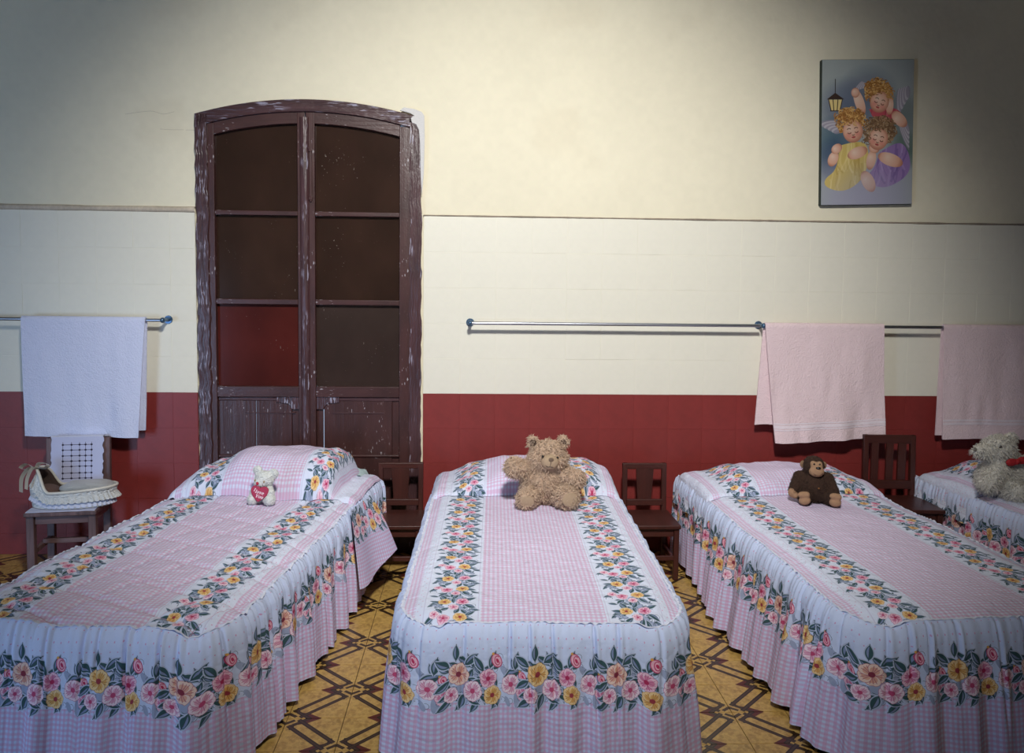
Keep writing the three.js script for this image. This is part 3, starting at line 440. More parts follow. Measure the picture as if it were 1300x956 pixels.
function towel(label, o) {
  const t = thing('towel', label, 'towel', [o.x, 0, 0], 0, o.group);
  const rr = 0.0135, half = 0.006, seed = o.seed;
  // cross-section: back hem up, over the rod, down to the front hem
  const make = (off) => (u, v) => {
    const Lb = RAILY - o.back, Lf = RAILY - o.front, arc = Math.PI * rr, tot = Lb + arc + Lf, s = v * tot, r = rr + off;
    let y, z, dep, side;
    if (s < Lb) { dep = Lb - s; y = RAILY - dep; z = RAILZ - r; side = -1; } else if (s < Lb + arc) { const a = (s - Lb) / rr; y = RAILY + Math.sin(a) * r; z = RAILZ - Math.cos(a) * r; dep = 0; side = 0; } else { dep = s - Lb - arc; y = RAILY - dep; z = RAILZ + r; side = 1; }
    const k = dep / (side < 0 ? Lb : Lf || 1);
    let x = mix(-o.w / 2, o.w / 2, u);
    if (side >= 0) x = mix(x, mix(o.fl, o.fr, u), k); else x = mix(x, mix(o.bl, o.br, u), k);
    const w = (noise3(x * 9 + 3, k * 0.9, 0, seed) - 0.5) * o.wave * k + (noise3(x * 22, k * 4, 1, seed + 1) - 0.5) * 0.007 * (0.3 + k);
    z += side < 0 ? Math.max(w * 0.6, -0.045) : Math.max(w, -0.012) + 0.012 * k;
    y += side === 0 ? 0 : k * ((noise3(x * 9, side, 2, seed + 2) - 0.5) * 0.012 + (side > 0 ? (u - 0.5) * o.slant : 0)) ;
    if (side > 0 && o.scallop) y += k * k * 0.016 * Math.max(0, 1 - Math.abs(u - o.scallop) / 0.08) + k * k * 0.008 * Math.max(0, 1 - Math.abs(u - o.scallop + 0.2) / 0.07);
    return [x, y, z, u * o.w, s];
  };
  const outer = grid(60, 120, make(half)), inner = grid(60, 120, make(-half * 0.4));
  // close the hems and selvedges
  const rim = (() => { const pts = []; const a = make(half), b = make(-half * 0.4); for (let i = 0; i <= 60; i++) pts.push([a(i / 60, 0), b(i / 60, 0)]); for (let j = 1; j <= 120; j++) pts.push([a(1, j / 120), b(1, j / 120)]); for (let i = 59; i >= 0; i--) pts.push([a(i / 60, 1), b(i / 60, 1)]); for (let j = 119; j >= 0; j--) pts.push([a(0, j / 120), b(0, j / 120)]); return grid(pts.length - 1, 1, (u, v, i, j) => pts[i][j]); })();
  const cl = part(t, 'terry_cloth', mergeGeometries([outer, inner, rim]), o.mat);
  if (o.bands) { const f = make(half + 0.0022); for (const [d0, d1] of o.bands) { const L = RAILY - o.back + Math.PI * rr + (RAILY - o.front), e = d0, h = d1; part(cl, 'woven_band', grid(60, 3, (u, v) => f(u, 1 - mix(e, h, v) / L)), o.bandMat, 'smooth whitish woven border'); } }
}
const lilacTerry = std({ color: 0xdbe1fb, bumpMap: rep(terry, 2.2), bumpScale: 0.006, roughness: 1, sheen: 0.3, sheenRoughness: 0.8 });
const pinkTerry = std({ color: 0xebd3d6, bumpMap: rep(terry, 2.2), bumpScale: 0.006, roughness: 1, sheen: 0.3, sheenRoughness: 0.8 });
const bandCloth = std({ color: 0xeee0e6, bumpMap: rep(terry, 1.5, 8), bumpScale: 0.002, roughness: 0.8 });
towel('white lilac towel hanging above the grey chair with the doll cot', { x: -2.152, w: 0.668, front: 0.70, back: 0.73, fl: -0.322, fr: 0.29, bl: -0.3, br: 0.315, wave: 0.03, slant: -0.008, scallop: 0.48, seed: 31, mat: lilacTerry });
towel('pale pink towel with back half showing askew beside the rail joint', { x: 2.03, w: 0.70, front: 0.695, back: 0.775, fl: -0.28, fr: 0.375, bl: -0.385, br: 0.31, wave: 0.05, slant: 0.03, seed: 41, mat: pinkTerry, bands: [[0.07, 0.078], [0.082, 0.1], [0.104, 0.112]], bandMat: bandCloth });
towel('pale pink towel hanging behind the white toy with red bow', { x: 3.09, w: 0.70, front: 0.70, back: 0.72, fl: -0.33, fr: 0.35, bl: -0.35, br: 0.34, wave: 0.045, slant: -0.004, seed: 51, mat: pinkTerry, bands: [[0.085, 0.1], [0.105, 0.118]], bandMat: bandCloth });
console.log('room done');
// ------------------------------------------------------------------ the picture
{
  const map = canvasTex(660, 1000, (g, w, h) => {
    const bl = (x, y, r, c, a = 1) => { const q = g.createRadialGradient(x, y, 0, x, y, r); q.addColorStop(0, c.replace('A', a)); q.addColorStop(0.6, c.replace('A', a * 0.6)); q.addColorStop(1, c.replace('A', 0)); g.fillStyle = q; g.fillRect(x - r, y - r, 2 * r, 2 * r); };
    g.fillStyle = '#a3aaa9'; g.fillRect(0, 0, w, h);
    for (const [x, y, r, c, a] of [[330, 60, 420, 'rgba(176,186,184,A)', 0.8], [180, 330, 230, 'rgba(84,96,122,A)', 0.8], [90, 560, 190, 'rgba(52,84,104,A)', 0.8], [330, 260, 240, 'rgba(98,108,128,A)', 0.8], [560, 400, 200, 'rgba(96,110,108,A)', 0.7], [620, 620, 150, 'rgba(60,88,72,A)', 0.7], [120, 700, 190, 'rgba(58,74,110,A)', 0.75], [330, 960, 420, 'rgba(168,166,190,A)', 0.9]]) bl(x, y, r, c, a);
    const R = rng(77);
    const skin = (x, y, rx, ry, rot = 0) => { g.save(); g.translate(x, y); g.rotate(rot); const q = g.createRadialGradient(-rx * 0.3, -ry * 0.3, 2, 0, 0, Math.max(rx, ry)); q.addColorStop(0, '#f3d3bd'); q.addColorStop(0.7, '#e3ae93'); q.addColorStop(1, '#b9775f'); g.fillStyle = q; g.beginPath(); g.ellipse(0, 0, rx, ry, 0, 0, 7); g.fill(); g.restore(); };
    const hair = (x, y, rx, ry, n, cols) => { for (let i = 0; i < n; i++) { const a = R() * 6.3, k = Math.sqrt(R()), px = x + Math.cos(a) * rx * k, py = y + Math.sin(a) * ry * k; g.strokeStyle = cols[Math.floor(R() * cols.length)]; g.lineWidth = 4 + R() * 5; g.beginPath(); { const a0 = R() * 6; g.arc(px, py, 6 + R() * 16, a0, a0 + 1.6); }; g.stroke(); } };
    const wing = (x, y, sx, sy, rot) => { g.save(); g.translate(x, y); g.rotate(rot); for (let i = 0; i < 9; i++) { g.fillStyle = i % 2 ? 'rgba(205,200,206,0.75)' : 'rgba(150,142,158,0.7)'; g.beginPath(); g.ellipse(sx * (0.1 + i * 0.1), -sy * 0.02 * i, sx * 0.14, sy * (0.5 - i * 0.035), 0.5, 0, 7); g.fill(); } g.restore(); };
    const robe = (pts, c0, c1, c2, n) => { g.save(); g.beginPath(); g.moveTo(pts[0][0], pts[0][1]); for (let i = 1; i < pts.length; i++) { const p = pts[i], q = pts[(i + 1) % pts.length]; g.quadraticCurveTo(p[0], p[1], (p[0] + q[0]) / 2, (p[1] + q[1]) / 2); } g.closePath(); g.fillStyle = c0; g.fill(); g.clip(); for (let i = 0; i < n; i++) { const p = pts[Math.floor(R() * pts.length)], q = pts[Math.floor(R() * pts.length)]; g.globalAlpha = 0.4; g.strokeStyle = i % 2 ? c1 : c2; g.lineWidth = 4 + R() * 14; const mx = mix(p[0], q[0], 0.3), my = Math.min(p[1], q[1]) + 20 * R(); g.beginPath(); g.moveTo(mx, my); g.bezierCurveTo(mx - 30 + 60 * R(), my + 60, mx - 60 * R(), my + 120, mx - 90 + 140 * R(), my + 200); g.stroke(); g.globalAlpha = 1; } g.restore(); };
    const face = (x, y, r, tilt) => { skin(x, y, r, r * 1.1, tilt); g.save(); g.translate(x, y); g.rotate(tilt); bl(-r * 0.45, r * 0.35, r * 0.4, 'rgba(222,120,110,A)', 0.5); bl(r * 0.45, r * 0.35, r * 0.35, 'rgba(222,120,110,A)', 0.5); g.strokeStyle = '#6d4434'; g.lineWidth = r * 0.07; for (const s of [-1, 1]) { g.beginPath(); g.arc(s * r * 0.36, r * 0.02, r * 0.17, 0.3, 2.8); g.stroke(); g.beginPath(); g.arc(s * r * 0.36, -r * 0.12, r * 0.2, 3.6, 5.8); g.stroke(); } g.beginPath(); g.arc(0, r * 0.28, r * 0.12, 0.4, 2.7); g.stroke(); g.fillStyle = '#b34a48'; g.beginPath(); g.ellipse(0, r * 0.58, r * 0.2, r * 0.09, 0, 0, 7); g.fill(); g.restore(); };
    // lantern
    g.strokeStyle = '#2c2320'; g.lineWidth = 5; g.beginPath(); g.moveTo(95, 130); g.lineTo(95, 235); g.stroke();
    g.fillStyle = '#3c2b25'; g.beginPath(); g.moveTo(95, 225); g.lineTo(160, 270); g.lineTo(35, 270); g.fill(); g.fillStyle = '#e8d08a'; g.beginPath(); g.moveTo(48, 272); g.lineTo(147, 272); g.lineTo(130, 345); g.lineTo(66, 345); g.fill(); g.strokeStyle = '#3c2b25'; g.lineWidth = 6; for (const [a, b] of [[48, 66], [80, 86], [115, 110], [147, 130]]) { g.beginPath(); g.moveTo(a, 270); g.lineTo(b, 347); g.stroke(); } g.beginPath(); g.moveTo(60, 349); g.lineTo(136, 349); g.stroke();
    wing(540, 300, 120, 190, -0.5); wing(590, 540, 90, 200, -0.9); wing(30, 420, 120, 130, 0.9); wing(250, 180, 70, 90, 0.2);
    // upper child in a rose dress
    robe([[340, 340], [420, 330], [540, 330], [600, 400], [560, 440], [380, 420]], '#c4545f', '#9c3945', '#d9808a', 14);
    skin(270, 290, 34, 95, -0.35); skin(240, 225, 30, 34); skin(560, 410, 40, 70, -0.8); skin(490, 320, 26, 60, 0.1);
    hair(400, 215, 95, 80, 420, ['#a9703a', '#c8924f', '#e0b673', '#8a5a2c']); face(415, 290, 68, 0.35); hair(390, 190, 85, 45, 180, ['#b57d42', '#dcae69', '#96632f']); hair(490, 240, 25, 50, 26, ['#b57d42', '#c8924f']);
    // child in yellow
    robe([[130, 590], [230, 560], [330, 570], [345, 700], [300, 830], [170, 915], [30, 880], [20, 820], [110, 760]], '#d9bf6f', '#b3923f', '#efdc9d', 30);
    skin(85, 680, 36, 55, 0.4); skin(260, 640, 75, 40, -0.35); skin(110, 610, 42, 32, -0.6);
    hair(210, 420, 105, 85, 460, ['#a9703a', '#c8924f', '#dcb26d', '#8a5a2c']); face(225, 490, 72, -0.15); hair(200, 390, 95, 45, 200, ['#b57d42', '#dcae69', '#96632f']);
    // child in lilac
    robe([[420, 640], [540, 560], [620, 600], [655, 740], [600, 830], [440, 900], [300, 820], [380, 760]], '#9a7bb2', '#6f5590', '#b99fcc', 30);
    skin(360, 690, 34, 70, 0.2); skin(500, 690, 95, 44, 0.35); skin(380, 610, 40, 32, 0.4); skin(340, 840, 45, 80, -0.5);
    hair(420, 490, 110, 90, 460, ['#8a6a4c', '#a98a66', '#6f5138', '#c3a684']); face(410, 545, 70, 0.25); hair(420, 440, 90, 45, 200, ['#8a6a4c', '#a98a66', '#6f5138']); hair(320, 530, 25, 50, 30, ['#8a6a4c', '#6f5138']); hair(510, 500, 28, 55, 30, ['#8a6a4c', '#6f5138']);
    bl(330, 985, 330, 'rgba(163,162,180,A)', 0.55);
  });
  const t = thing('picture', 'canvas print of three cherub children with a lantern high on the wall', 'picture', [2.285, 2.065, 0.018]);
  t.rotation.z = 0.03;
  const w = 0.545, h = 0.83;
  part(t, 'canvas_edge', box(w, h, 0.032, 0, h / 2, 0, 0.003), std({ color: 0x1d2a26, roughness: 0.7 }), 'dark green canvas edge');
  const g = new THREE.PlaneGeometry(w - 0.004, h - 0.004); g.translate(0, h / 2, 0.0166);
  part(t, 'print', g, std({ map, bumpMap: rep(terry, 3), bumpScale: 0.0006, roughness: 0.42 }), 'three cherubs and a lantern');
}
// ------------------------------------------------------------------ chairs
function chair(name, label, o) {
  const t = thing(name, label, 'chair', [o.x, 0, o.z], o.turn || 0), m = o.mat, W = o.w, D = o.d, H = o.seat, T = o.top, p = o.post;   // origin under the seat centre, back at -z
  const bw = o.bw || W;
  part(t, 'seat', box(W + 0.012, 0.022, D + 0.02, 0, H - 0.011, 0.005, 0.006), m);
  for (const s of [-1, 1]) {
    part(t, 'leg', box(p, H - 0.02, p, s * (W / 2 - p / 2), (H - 0.02) / 2, D / 2 - p / 2, 0.004), m);
    const lean = 0.03, g = box(p, T, p * 0.9, 0, T / 2, 0, 0.004), q = g.attributes.position; for (let i = 0; i < q.count; i++) { const y = q.getY(i); if (y > H) q.setZ(i, q.getZ(i) - (y - H) / (T - H) * lean); } g.translate(s * (bw / 2 - p / 2), 0, -D / 2 + p / 2); g.computeVertexNormals();
    part(t, 'rear_leg', g, m);
    part(t, 'apron', box(p * 0.6, 0.045, D - p, s * (W / 2 - p * 0.6), H - 0.045, 0, 0.003), m);
    part(t, 'stretcher', box(p * 0.6, 0.025, D - p, s * (W / 2 - p * 0.6), o.rung, 0, 0.003), m);
  }
  part(t, 'apron', box(W - p * 2, 0.045, p * 0.6, 0, H - 0.045, D / 2 - p * 0.6, 0.003, true), m);
  part(t, 'stretcher', box(W - p * 1.5, 0.025, p * 0.6, 0, o.rung + 0.02, o.rungFront ? D / 2 - p * 0.5 : 0, 0.003, true), m);
  const zAt = y => -D / 2 + p / 2 - Math.max(0, (y - H) / (T - H)) * 0.03;
  part(t, 'top_rail', box(bw, o.rail, p * 0.8, 0, T - o.rail / 2, zAt(T - o.rail / 2), 0.005, true), m);
  part(t, 'lower_rail', box(bw - p * 1.6, o.low, p * 0.7, 0, o.lowY, zAt(o.lowY), 0.004, true), m);
  const y0 = o.lowY + o.low / 2, y1 = T - o.rail;
  for (const [x, wb, wt] of o.splats) { const g = new THREE.BoxGeometry(1, y1 - y0 + 0.01, p * 0.45, 1, 8, 1), q = g.attributes.position; for (let i = 0; i < q.count; i++) { const v = (q.getY(i) + (y1 - y0) / 2) / (y1 - y0); q.setX(i, q.getX(i) * mix(wb, wt, clamp(v))); } const gg = metric(g); gg.computeVertexNormals(); gg.translate(x, (y0 + y1) / 2, zAt((y0 + y1) / 2)); gg.rotateX(0); part(t, 'back_slat', gg, m); }
  return t;
}
const small = { w: 0.262, bw: 0.252, d: 0.29, seat: 0.305, top: 0.572, post: 0.028, rail: 0.034, low: 0.036, lowY: 0.352, rung: 0.10, mat: M.chairDark, splats: [[0, 0.078, 0.1]] };
chair('small_chair', 'small dark wooden chair with one splat in front of the old door', { ...small, x: -0.4, z: 0.335, rungFront: true });
chair('small_chair', 'small dark wooden chair with one splat between teddy bear and monkey', { ...small, x: 0.98, z: 0.345, rungFront: true });
chair('slatted_chair', 'dark wooden chair with slatted back between the two pink towels', { x: 2.40, z: 0.335, w: 0.33, bw: 0.30, d: 0.30, seat: 0.385, top: 0.735, post: 0.03, rail: 0.05, low: 0.05, lowY: 0.45, rung: 0.14, mat: M.chairDark, splats: [[-0.085, 0.04, 0.04], [0, 0.04, 0.04], [0.07, 0.045, 0.045]], turn: -0.06 });
const CH = { x: -2.15, z: 0.31, turn: 0.14 };
chair('wooden_chair', 'worn grey wooden chair carrying the white doll cot', { ...CH, w: 0.335, bw: 0.325, d: 0.29, seat: 0.375, top: 0.708, post: 0.038, rail: 0.04, low: 0.03, lowY: 0.47, rung: 0.16, mat: M.chairGrey, splats: [[-0.06, 0.03, 0.03], [0.06, 0.03, 0.03]] });
{
  const latticeMap = canvasTex(520, 560, g => {
    g.fillStyle = '#ccd0ee'; g.fillRect(0, 0, 520, 560); g.strokeStyle = '#3a3550'; g.fillStyle = '#35304a'; g.lineWidth = 6;
    const X = [120, 205, 285, 345, 405], Y = [90, 150, 215, 275, 335, 410, 470];
    for (const x of X) { g.beginPath(); g.moveTo(x, 0); g.lineTo(x, 480); g.lineWidth = 4; g.stroke(); } g.lineWidth = 6; for (const y of Y) { g.beginPath(); g.moveTo(X[0], y); g.lineTo(X[4], y); g.stroke(); } for (const x of X) for (const y of Y) { g.beginPath(); g.arc(x, y, 11, 0, 7); g.fill(); }
    g.fillStyle = '#ccd0ee'; g.fillRect(100, 0, 330, 60);
  });
  const t = thing('chair_back_cloth', 'white cloth with dark stitched lattice over the grey chair back', 'cloth', [CH.x, 0, CH.z], CH.turn);
  const R = rng(9), w = 0.265;
  const f = (u, v) => { const e = Math.abs(u - 0.5) > 0.47 ? (noise3(v * 40, u > 0.5 ? 1 : 5, 0, 3) - 0.5) * 0.012 : 0; const s = v * 0.5, yTop = 0.716; let y, z; if (s < 0.27) { y = yTop - s; z = -0.112 + 0.02 * (s / 0.27) + 0.0; z = -0.145 + 0.02 + (s / 0.3) * 0.026; } else { y = 0.47; z = -0.1; } return [(u - 0.5) * w + e, y, z + 0.004 * Math.sin(u * 9) * v, u, 1 - s / 0.27]; };
  part(t, 'front_cloth', grid(30, 40, (u, v) => { const r = f(u, v * 0.54); return r; }), std({ map: latticeMap, bumpMap: rep(terry, 2), bumpScale: 0.002, roughness: 0.95 }));
  part(t, 'back_cloth', grid(30, 20, (u, v) => [(u - 0.5) * w, 0.716 - v * 0.16, -0.167 + v * 0.004 - 0.0, u * w, v * 0.1]), M.lace);
  part(t, 'top_fold', grid(30, 8, (u, v) => { const a = v * Math.PI; return [(u - 0.5) * w, 0.716 + Math.sin(a) * 0.004, -0.146 + Math.cos(a) * 0.021, u * w, v * 0.04]; }), M.lace);
  const s = thing('seat_cloth', 'pale blue cloth laid flat on the grey chair seat', 'cloth', [CH.x, 0.376, CH.z], CH.turn);
  part(s, 'cloth', grid(40, 30, (u, v) => [(u - 0.5) * 0.33 + (v > 0.9 ? (noise3(u * 30, 0, 0, 4) - 0.5) * 0.006 : 0), 0.0025 + noise3(u * 8, v * 8, 0, 6) * 0.002 - (v > 0.97 ? 0.003 : 0), mix(-0.11, 0.158, v), u, v]), std({ color: 0xcfd4ee, roughness: 0.9 }));
}
{
  // doll's cot: satin basket with lace frill, hood and ribbon
  const t = thing('doll_cot', 'white satin doll cot with hood, lace frill and ribbon', 'doll cot', [CH.x + 0.03, 0.382, CH.z + 0.03], 0.12);
  t.scale.setScalar(0.98);
  const satin = std({ color: 0xe6e8e6, roughness: 0.32, bumpMap: rep(crinkle, 4), bumpScale: 0.006, sheen: 0.5 }), satin2 = std({ color: 0xe4e0d4, roughness: 0.3, sheen: 0.5 }), liner = std({ color: 0x4a3a33, roughness: 0.8, bumpMap: rep(terry, 3), bumpScale: 0.003 });
  const a = 0.225, b = 0.115, rimH = th => 0.088 + 0.012 * Math.cos(th) + 0.125 * Math.pow(smooth(0.35, 1.0, -Math.cos(th)), 1.0) * (1 - 0.15 * Math.max(0, Math.sin(th)));
  const wallAt = (th, v, inset, wav) => { const fl = 0.9 + 0.1 * v, g = wav * Math.sin(th * 46) * 0.0025 * v; const hoodIn = smooth(0.35, 1.0, -Math.cos(th)) * smooth(0.45, 1, v) * 0.05; return [(Math.cos(th) * (a * fl - inset + g) + hoodIn), 0.004 + rimH(th) * v, Math.sin(th) * (b * fl - inset + g), th * 0.2, v * 0.1]; };
  const bk = part(t, 'basket', grid(180, 12, (u, v) => wallAt(u * Math.PI * 2, v, 0, 1), true), satin);
  part(t, 'lining', grid(120, 12, (u, v) => wallAt(u * Math.PI * 2, 0.03 + v * 0.965, 0.008, 0), true), liner, 'dark brown lining inside the hood');
  part(t, 'base', new THREE.CylinderGeometry(1, 1, 0.006, 48).scale(a * 0.9, 1, b * 0.9).translate(0, 0.004, 0), satin2);
  part(bk, 'rim_piping', new THREE.TubeGeometry(new THREE.CatmullRomCurve3(Array.from({ length: 60 }, (_, i) => new THREE.Vector3(...wallAt(i / 60 * Math.PI * 2, 1, 0.003, 0).slice(0, 3))), true), 160, 0.008, 8, true), satin2);
  const lace = (v0, drop, out) => grid(360, 4, (u, v) => { const th = u * Math.PI * 2, p = wallAt(th, v0, 0, 0), sc = 0.006 * Math.abs(Math.sin(th * 23)); const k = 1 + (out * v + 0.005 * Math.sin(th * 46) * v) / 0.2; return [p[0] * k, Math.max(0.002, p[1] - v * (drop + sc)), p[2] * k, u * 3, v * 0.05]; }, true);
  part(bk, 'lace_frill', lace(0.30, 0.02, 0.006), M.lace); part(bk, 'lace_frill', lace(0.72, 0.03, 0.018), satin);
  const bl = new THREE.SphereGeometry(1, 40, 20), bp = bl.attributes.position; for (let i = 0; i < bp.count; i++) { const x = bp.getX(i), y = bp.getY(i), z = bp.getZ(i); bp.setXYZ(i, Math.sign(x) * Math.pow(Math.abs(x), 0.7) * 0.135, y * 0.03 + 0.006 * noise3(x * 5, z * 5, 0, 7), Math.sign(z) * Math.pow(Math.abs(z), 0.7) * 0.095); } bl.computeVertexNormals(); bl.translate(0.075, 0.093, 0);
  part(t, 'blanket', bl, satin, 'puffed satin blanket');
  const pl = new THREE.SphereGeometry(1, 24, 16).scale(0.06, 0.03, 0.08); pl.rotateZ(-0.5); pl.translate(-0.11, 0.075, 0); part(t, 'pillow', pl, std({ color: 0x6b5348, roughness: 0.8 }));
  // ribbon bow on the hood: two loops and two hanging tails
  const rib = (pts, w, name) => { const c = new THREE.CatmullRomCurve3(pts.map(p => new THREE.Vector3(...p))); part(t, name, grid(24, 2, (u, v) => { const p = c.getPoint(u); return [p.x, p.y + (v - 0.5) * w * 0.4, p.z + (v - 0.5) * w, u * 0.2, v * 0.03]; }), satin2); };
  rib([[-0.175, 0.208, 0.0], [-0.20, 0.212, 0.04], [-0.228, 0.17, 0.06], [-0.235, 0.09, 0.062]], 0.045, 'ribbon_tail'); rib([[-0.17, 0.208, 0.0], [-0.18, 0.215, 0.05], [-0.195, 0.17, 0.078], [-0.2, 0.11, 0.085]], 0.04, 'ribbon_tail');
  rib([[-0.175, 0.206, 0.02], [-0.15, 0.238, 0.035], [-0.105, 0.232, 0.045], [-0.12, 0.212, 0.04], [-0.172, 0.208, 0.02]], 0.045, 'ribbon_loop'); rib([[-0.18, 0.206, 0.02], [-0.215, 0.234, 0.03], [-0.242, 0.215, 0.04], [-0.22, 0.205, 0.04], [-0.18, 0.206, 0.02]], 0.045, 'ribbon_loop');
}
console.log('chairs done');
// ------------------------------------------------------------------ beds and bedspreads
const BED = { hw: 0.47, L: 2.02, r: 0.15, y: 0.5 };
function outline() {   // left head corner -> foot -> right head corner, with outward normals
  const { hw, L, r } = BED, pts = []; const push = (x, z, nx, nz) => pts.push({ x, z, nx, nz });
  const n1 = 200, z0 = 0.02; for (let i = 0; i < n1; i++) push(-hw, mix(z0, L - r, i / n1), -1, 0);
  for (let i = 0; i < 40; i++) { const a = i / 40 * Math.PI / 2; push(-hw + r - Math.cos(a) * r, L - r + Math.sin(a) * r, -Math.cos(a), Math.sin(a)); }
  for (let i = 0; i < 100; i++) push(mix(-hw + r, hw - r, i / 100), L, 0, 1);
  for (let i = 0; i < 40; i++) { const a = i / 40 * Math.PI / 2; push(hw - r + Math.sin(a) * r, L - r + Math.cos(a) * r, Math.sin(a), Math.cos(a)); }
  for (let i = 0; i <= n1; i++) push(hw, mix(L - r, z0, i / n1), 1, 0);
  let s = 0; pts.forEach((p, i) => { if (i) s += Math.hypot(p.x - pts[i - 1].x, p.z - pts[i - 1].z); p.s = s; }); return pts;
}
const OUT = outline(), OUTLEN = OUT[OUT.length - 1].s;
function along(u) { const q = clamp(u) * (OUT.length - 1), i = Math.min(OUT.length - 2, Math.floor(q)), t = q - i, a = OUT[i], b = OUT[i + 1]; const nx = mix(a.nx, b.nx, t), nz = mix(a.nz, b.nz, t), l = Math.hypot(nx, nz); return { x: mix(a.x, b.x, t), z: mix(a.z, b.z, t), nx: nx / l, nz: nz / l, s: mix(a.s, b.s, t) }; }
const halfAt = z => { const { hw, L, r } = BED; return z < L - r ? hw : hw - r + Math.sqrt(Math.max(0, r * r - (z - (L - r)) ** 2)); };
function makeBed(o) {
  const bed = thing('bed', o.bedLabel, 'bed', [o.x, 0, o.z], o.turn, 'single beds along the wall');
  part(bed, 'mattress', box(0.9, 0.17, 1.9, 0, 0.4, 1.0, 0.04), M.sheet);
  part(bed, 'bed_base', box(0.88, 0.06, 1.88, 0, 0.285, 1.0, 0.01), M.bedIron);
  for (const [x, z] of [[-0.4, 0.08], [0.4, 0.08], [-0.4, 1.9], [0.4, 1.9]]) part(bed, 'leg', new THREE.CylinderGeometry(0.02, 0.02, 0.26, 14).translate(x, 0.13, z), M.bedIron);
  if (o.sheetCorner) part(bed, 'sheet_corner', grid(20, 14, (u, v) => [mix(0.2, 0.42, u) + 0.015 * v, 0.535 + 0.012 * Math.sin(u * 5) - 0.06 * smooth(0.8, 1, u) + 0.01 * noise3(u * 6, v * 6, 0, 2), mix(0.0, 0.16, v), u * 0.2, v * 0.2]), M.sheet, 'pale teal sheet showing at the head');
  const t = thing('bedspread', o.label, 'bedspread', [o.x, 0, o.z], o.turn);
  const { L, y: Y } = BED, sd = o.seed, zh = 0.06;
  const quilt = o.quilt ? (x, z) => { const zz = z % TOPL, c = Math.cos(QUILT.a), n = Math.sin(QUILT.a), p = (x * c + zz * n) / QUILT.p, q = (zz * c - x * n) / QUILT.q; const e = v => Math.min(1, Math.abs(Math.sin(v * Math.PI)) * 2.2); return 0.012 * (Math.pow(e(p), 0.6) * Math.pow(e(q), 0.6) - 1); } : () => 0;
  const topY = (x, z) => { const h = halfAt(z), e = Math.abs(x) / Math.max(0.05, h), ef = (z - (L - 0.14)) / 0.14; return Y + 0.008 - 0.02 * smooth(0.82, 1, e) - (ef > 0 ? 0.016 * ef * ef : 0) + (noise3(x * 5, z * 4, 0, sd) - 0.5) * 0.014 + (noise3(x * 28, z * 46, 1, sd) - 0.5) * 0.0045 + quilt(x, z); };
  const topPart = part(t, 'quilted_top', grid(90, 190, (u, v) => { const z = mix(zh, L, 1 - Math.pow(1 - v, 1.35)), h = halfAt(z), x = (u * 2 - 1) * h; return [x, topY(x, z), z, x / TOPW + 0.5, -z / TOPL]; }), o.quilt ? M.topQuilt : M.top);
  // gathered skirt
  const R = rng(sd * 7 + 1), ph = [R() * 6, R() * 6, R() * 6, R() * 6];
  const creases = []; for (let q = 0.05; q < OUTLEN; q += 0.045 + 0.1 * R()) creases.push([q, 0.4 + 0.6 * R(), 0.15 + 0.85 * R(), (R() - 0.5) * 0.05]);
  const crease = (s, k) => { let e = 0; for (const [q, a, len, tilt] of creases) { const d = s - q - tilt * k; if (Math.abs(d) < 0.03) e += a * (Math.exp(-((d / 0.005) ** 2)) * -1 + 0.5 * Math.exp(-(((d - 0.011) / 0.008) ** 2))) * smooth(0, 0.06, k) * (1 - smooth(len * 0.6, len, k)); } return e; };
  const fold = s => { const q = s + 0.03 * Math.sin(s * 5 + ph[0]) + 0.016 * Math.sin(s * 13.3 + ph[1]); const a = Math.sin(q * 2 * Math.PI / 0.145 + ph[2]), b = Math.sin(q * 2 * Math.PI / 0.083 + ph[3]); return Math.sign(a) * Math.pow(Math.abs(a), 0.75) * 0.7 + 0.4 * b; };
  const drop = Y - 0.022;
  const foot = n => smooth(0.3, 0.95, n);
  const skirtAt = (u, v, off = 0) => {
    const p = along(u), k = v, f = fold(p.s), fine = Math.sin(p.s * 190 + 2 * Math.sin(p.s * 31)) * 0.0026 * (1 - v) * (1 - 0.7 * foot(p.nz)) + 0.014 * crease(p.s, k), amp = mix(0.026 * (0.55 + 0.45 * smooth(0.35, 0.8, p.z)), 0.012, foot(p.nz)), puff = 0.03 * Math.sin(Math.min(1, k / 0.12) * Math.PI * 0.5) - 0.004;
    let out = off + 0.002 + puff + (mix((p.nx < 0 ? o.flare[0] : o.flare[1]) * smooth(0.35, 1.0, p.z), 0.07, foot(p.nz)) * k) + amp * f * (0.16 + 0.84 * smooth(0.02, 0.75, k)) + fine;
    const y = topY(p.x * 0.995, Math.min(p.z, L - 0.002)) + 0.001 - (k - 0.028 * Math.exp(-(((k - 0.04) / 0.035) ** 2))) * (drop - 0.012) - (k > 0.98 ? 0 : 0) + 0.006 * k * noise3(p.s * 9, 0, 0, sd);
    return [p.x + p.nx * out, Math.max(y, 0.008), p.z + p.nz * out, p.s * 1.12 / SKW + o.shift, 1 - k * 0.985];
  };
  part(t, 'gathered_skirt', grid(1500, 22, (u, v) => skirtAt(u, v)), M.skirt);
  part(topPart, 'seam_ruffle', grid(900, 3, (u, v) => { const p = along(u), w = Math.sin(p.s * 2 * Math.PI / 0.03 + 9 * noise3(p.s * 9, 0, 0, sd)) * noise3(p.s * 14, 3, 0, sd), ww = 0.007 + 0.006 * noise3(p.s * 40, 1, 0, sd), x = p.x + p.nx * (-0.005 + v * ww), z = p.z + p.nz * (-0.005 + v * ww); return [x, topY(p.x * 0.99, Math.min(p.z, L - 0.004)) + 0.003 + 0.0045 * w * v + 0.002 * Math.sin(v * 3.1), z, p.s, v * 0.02]; }), M.lace, 'small white gathered frill along the seam');
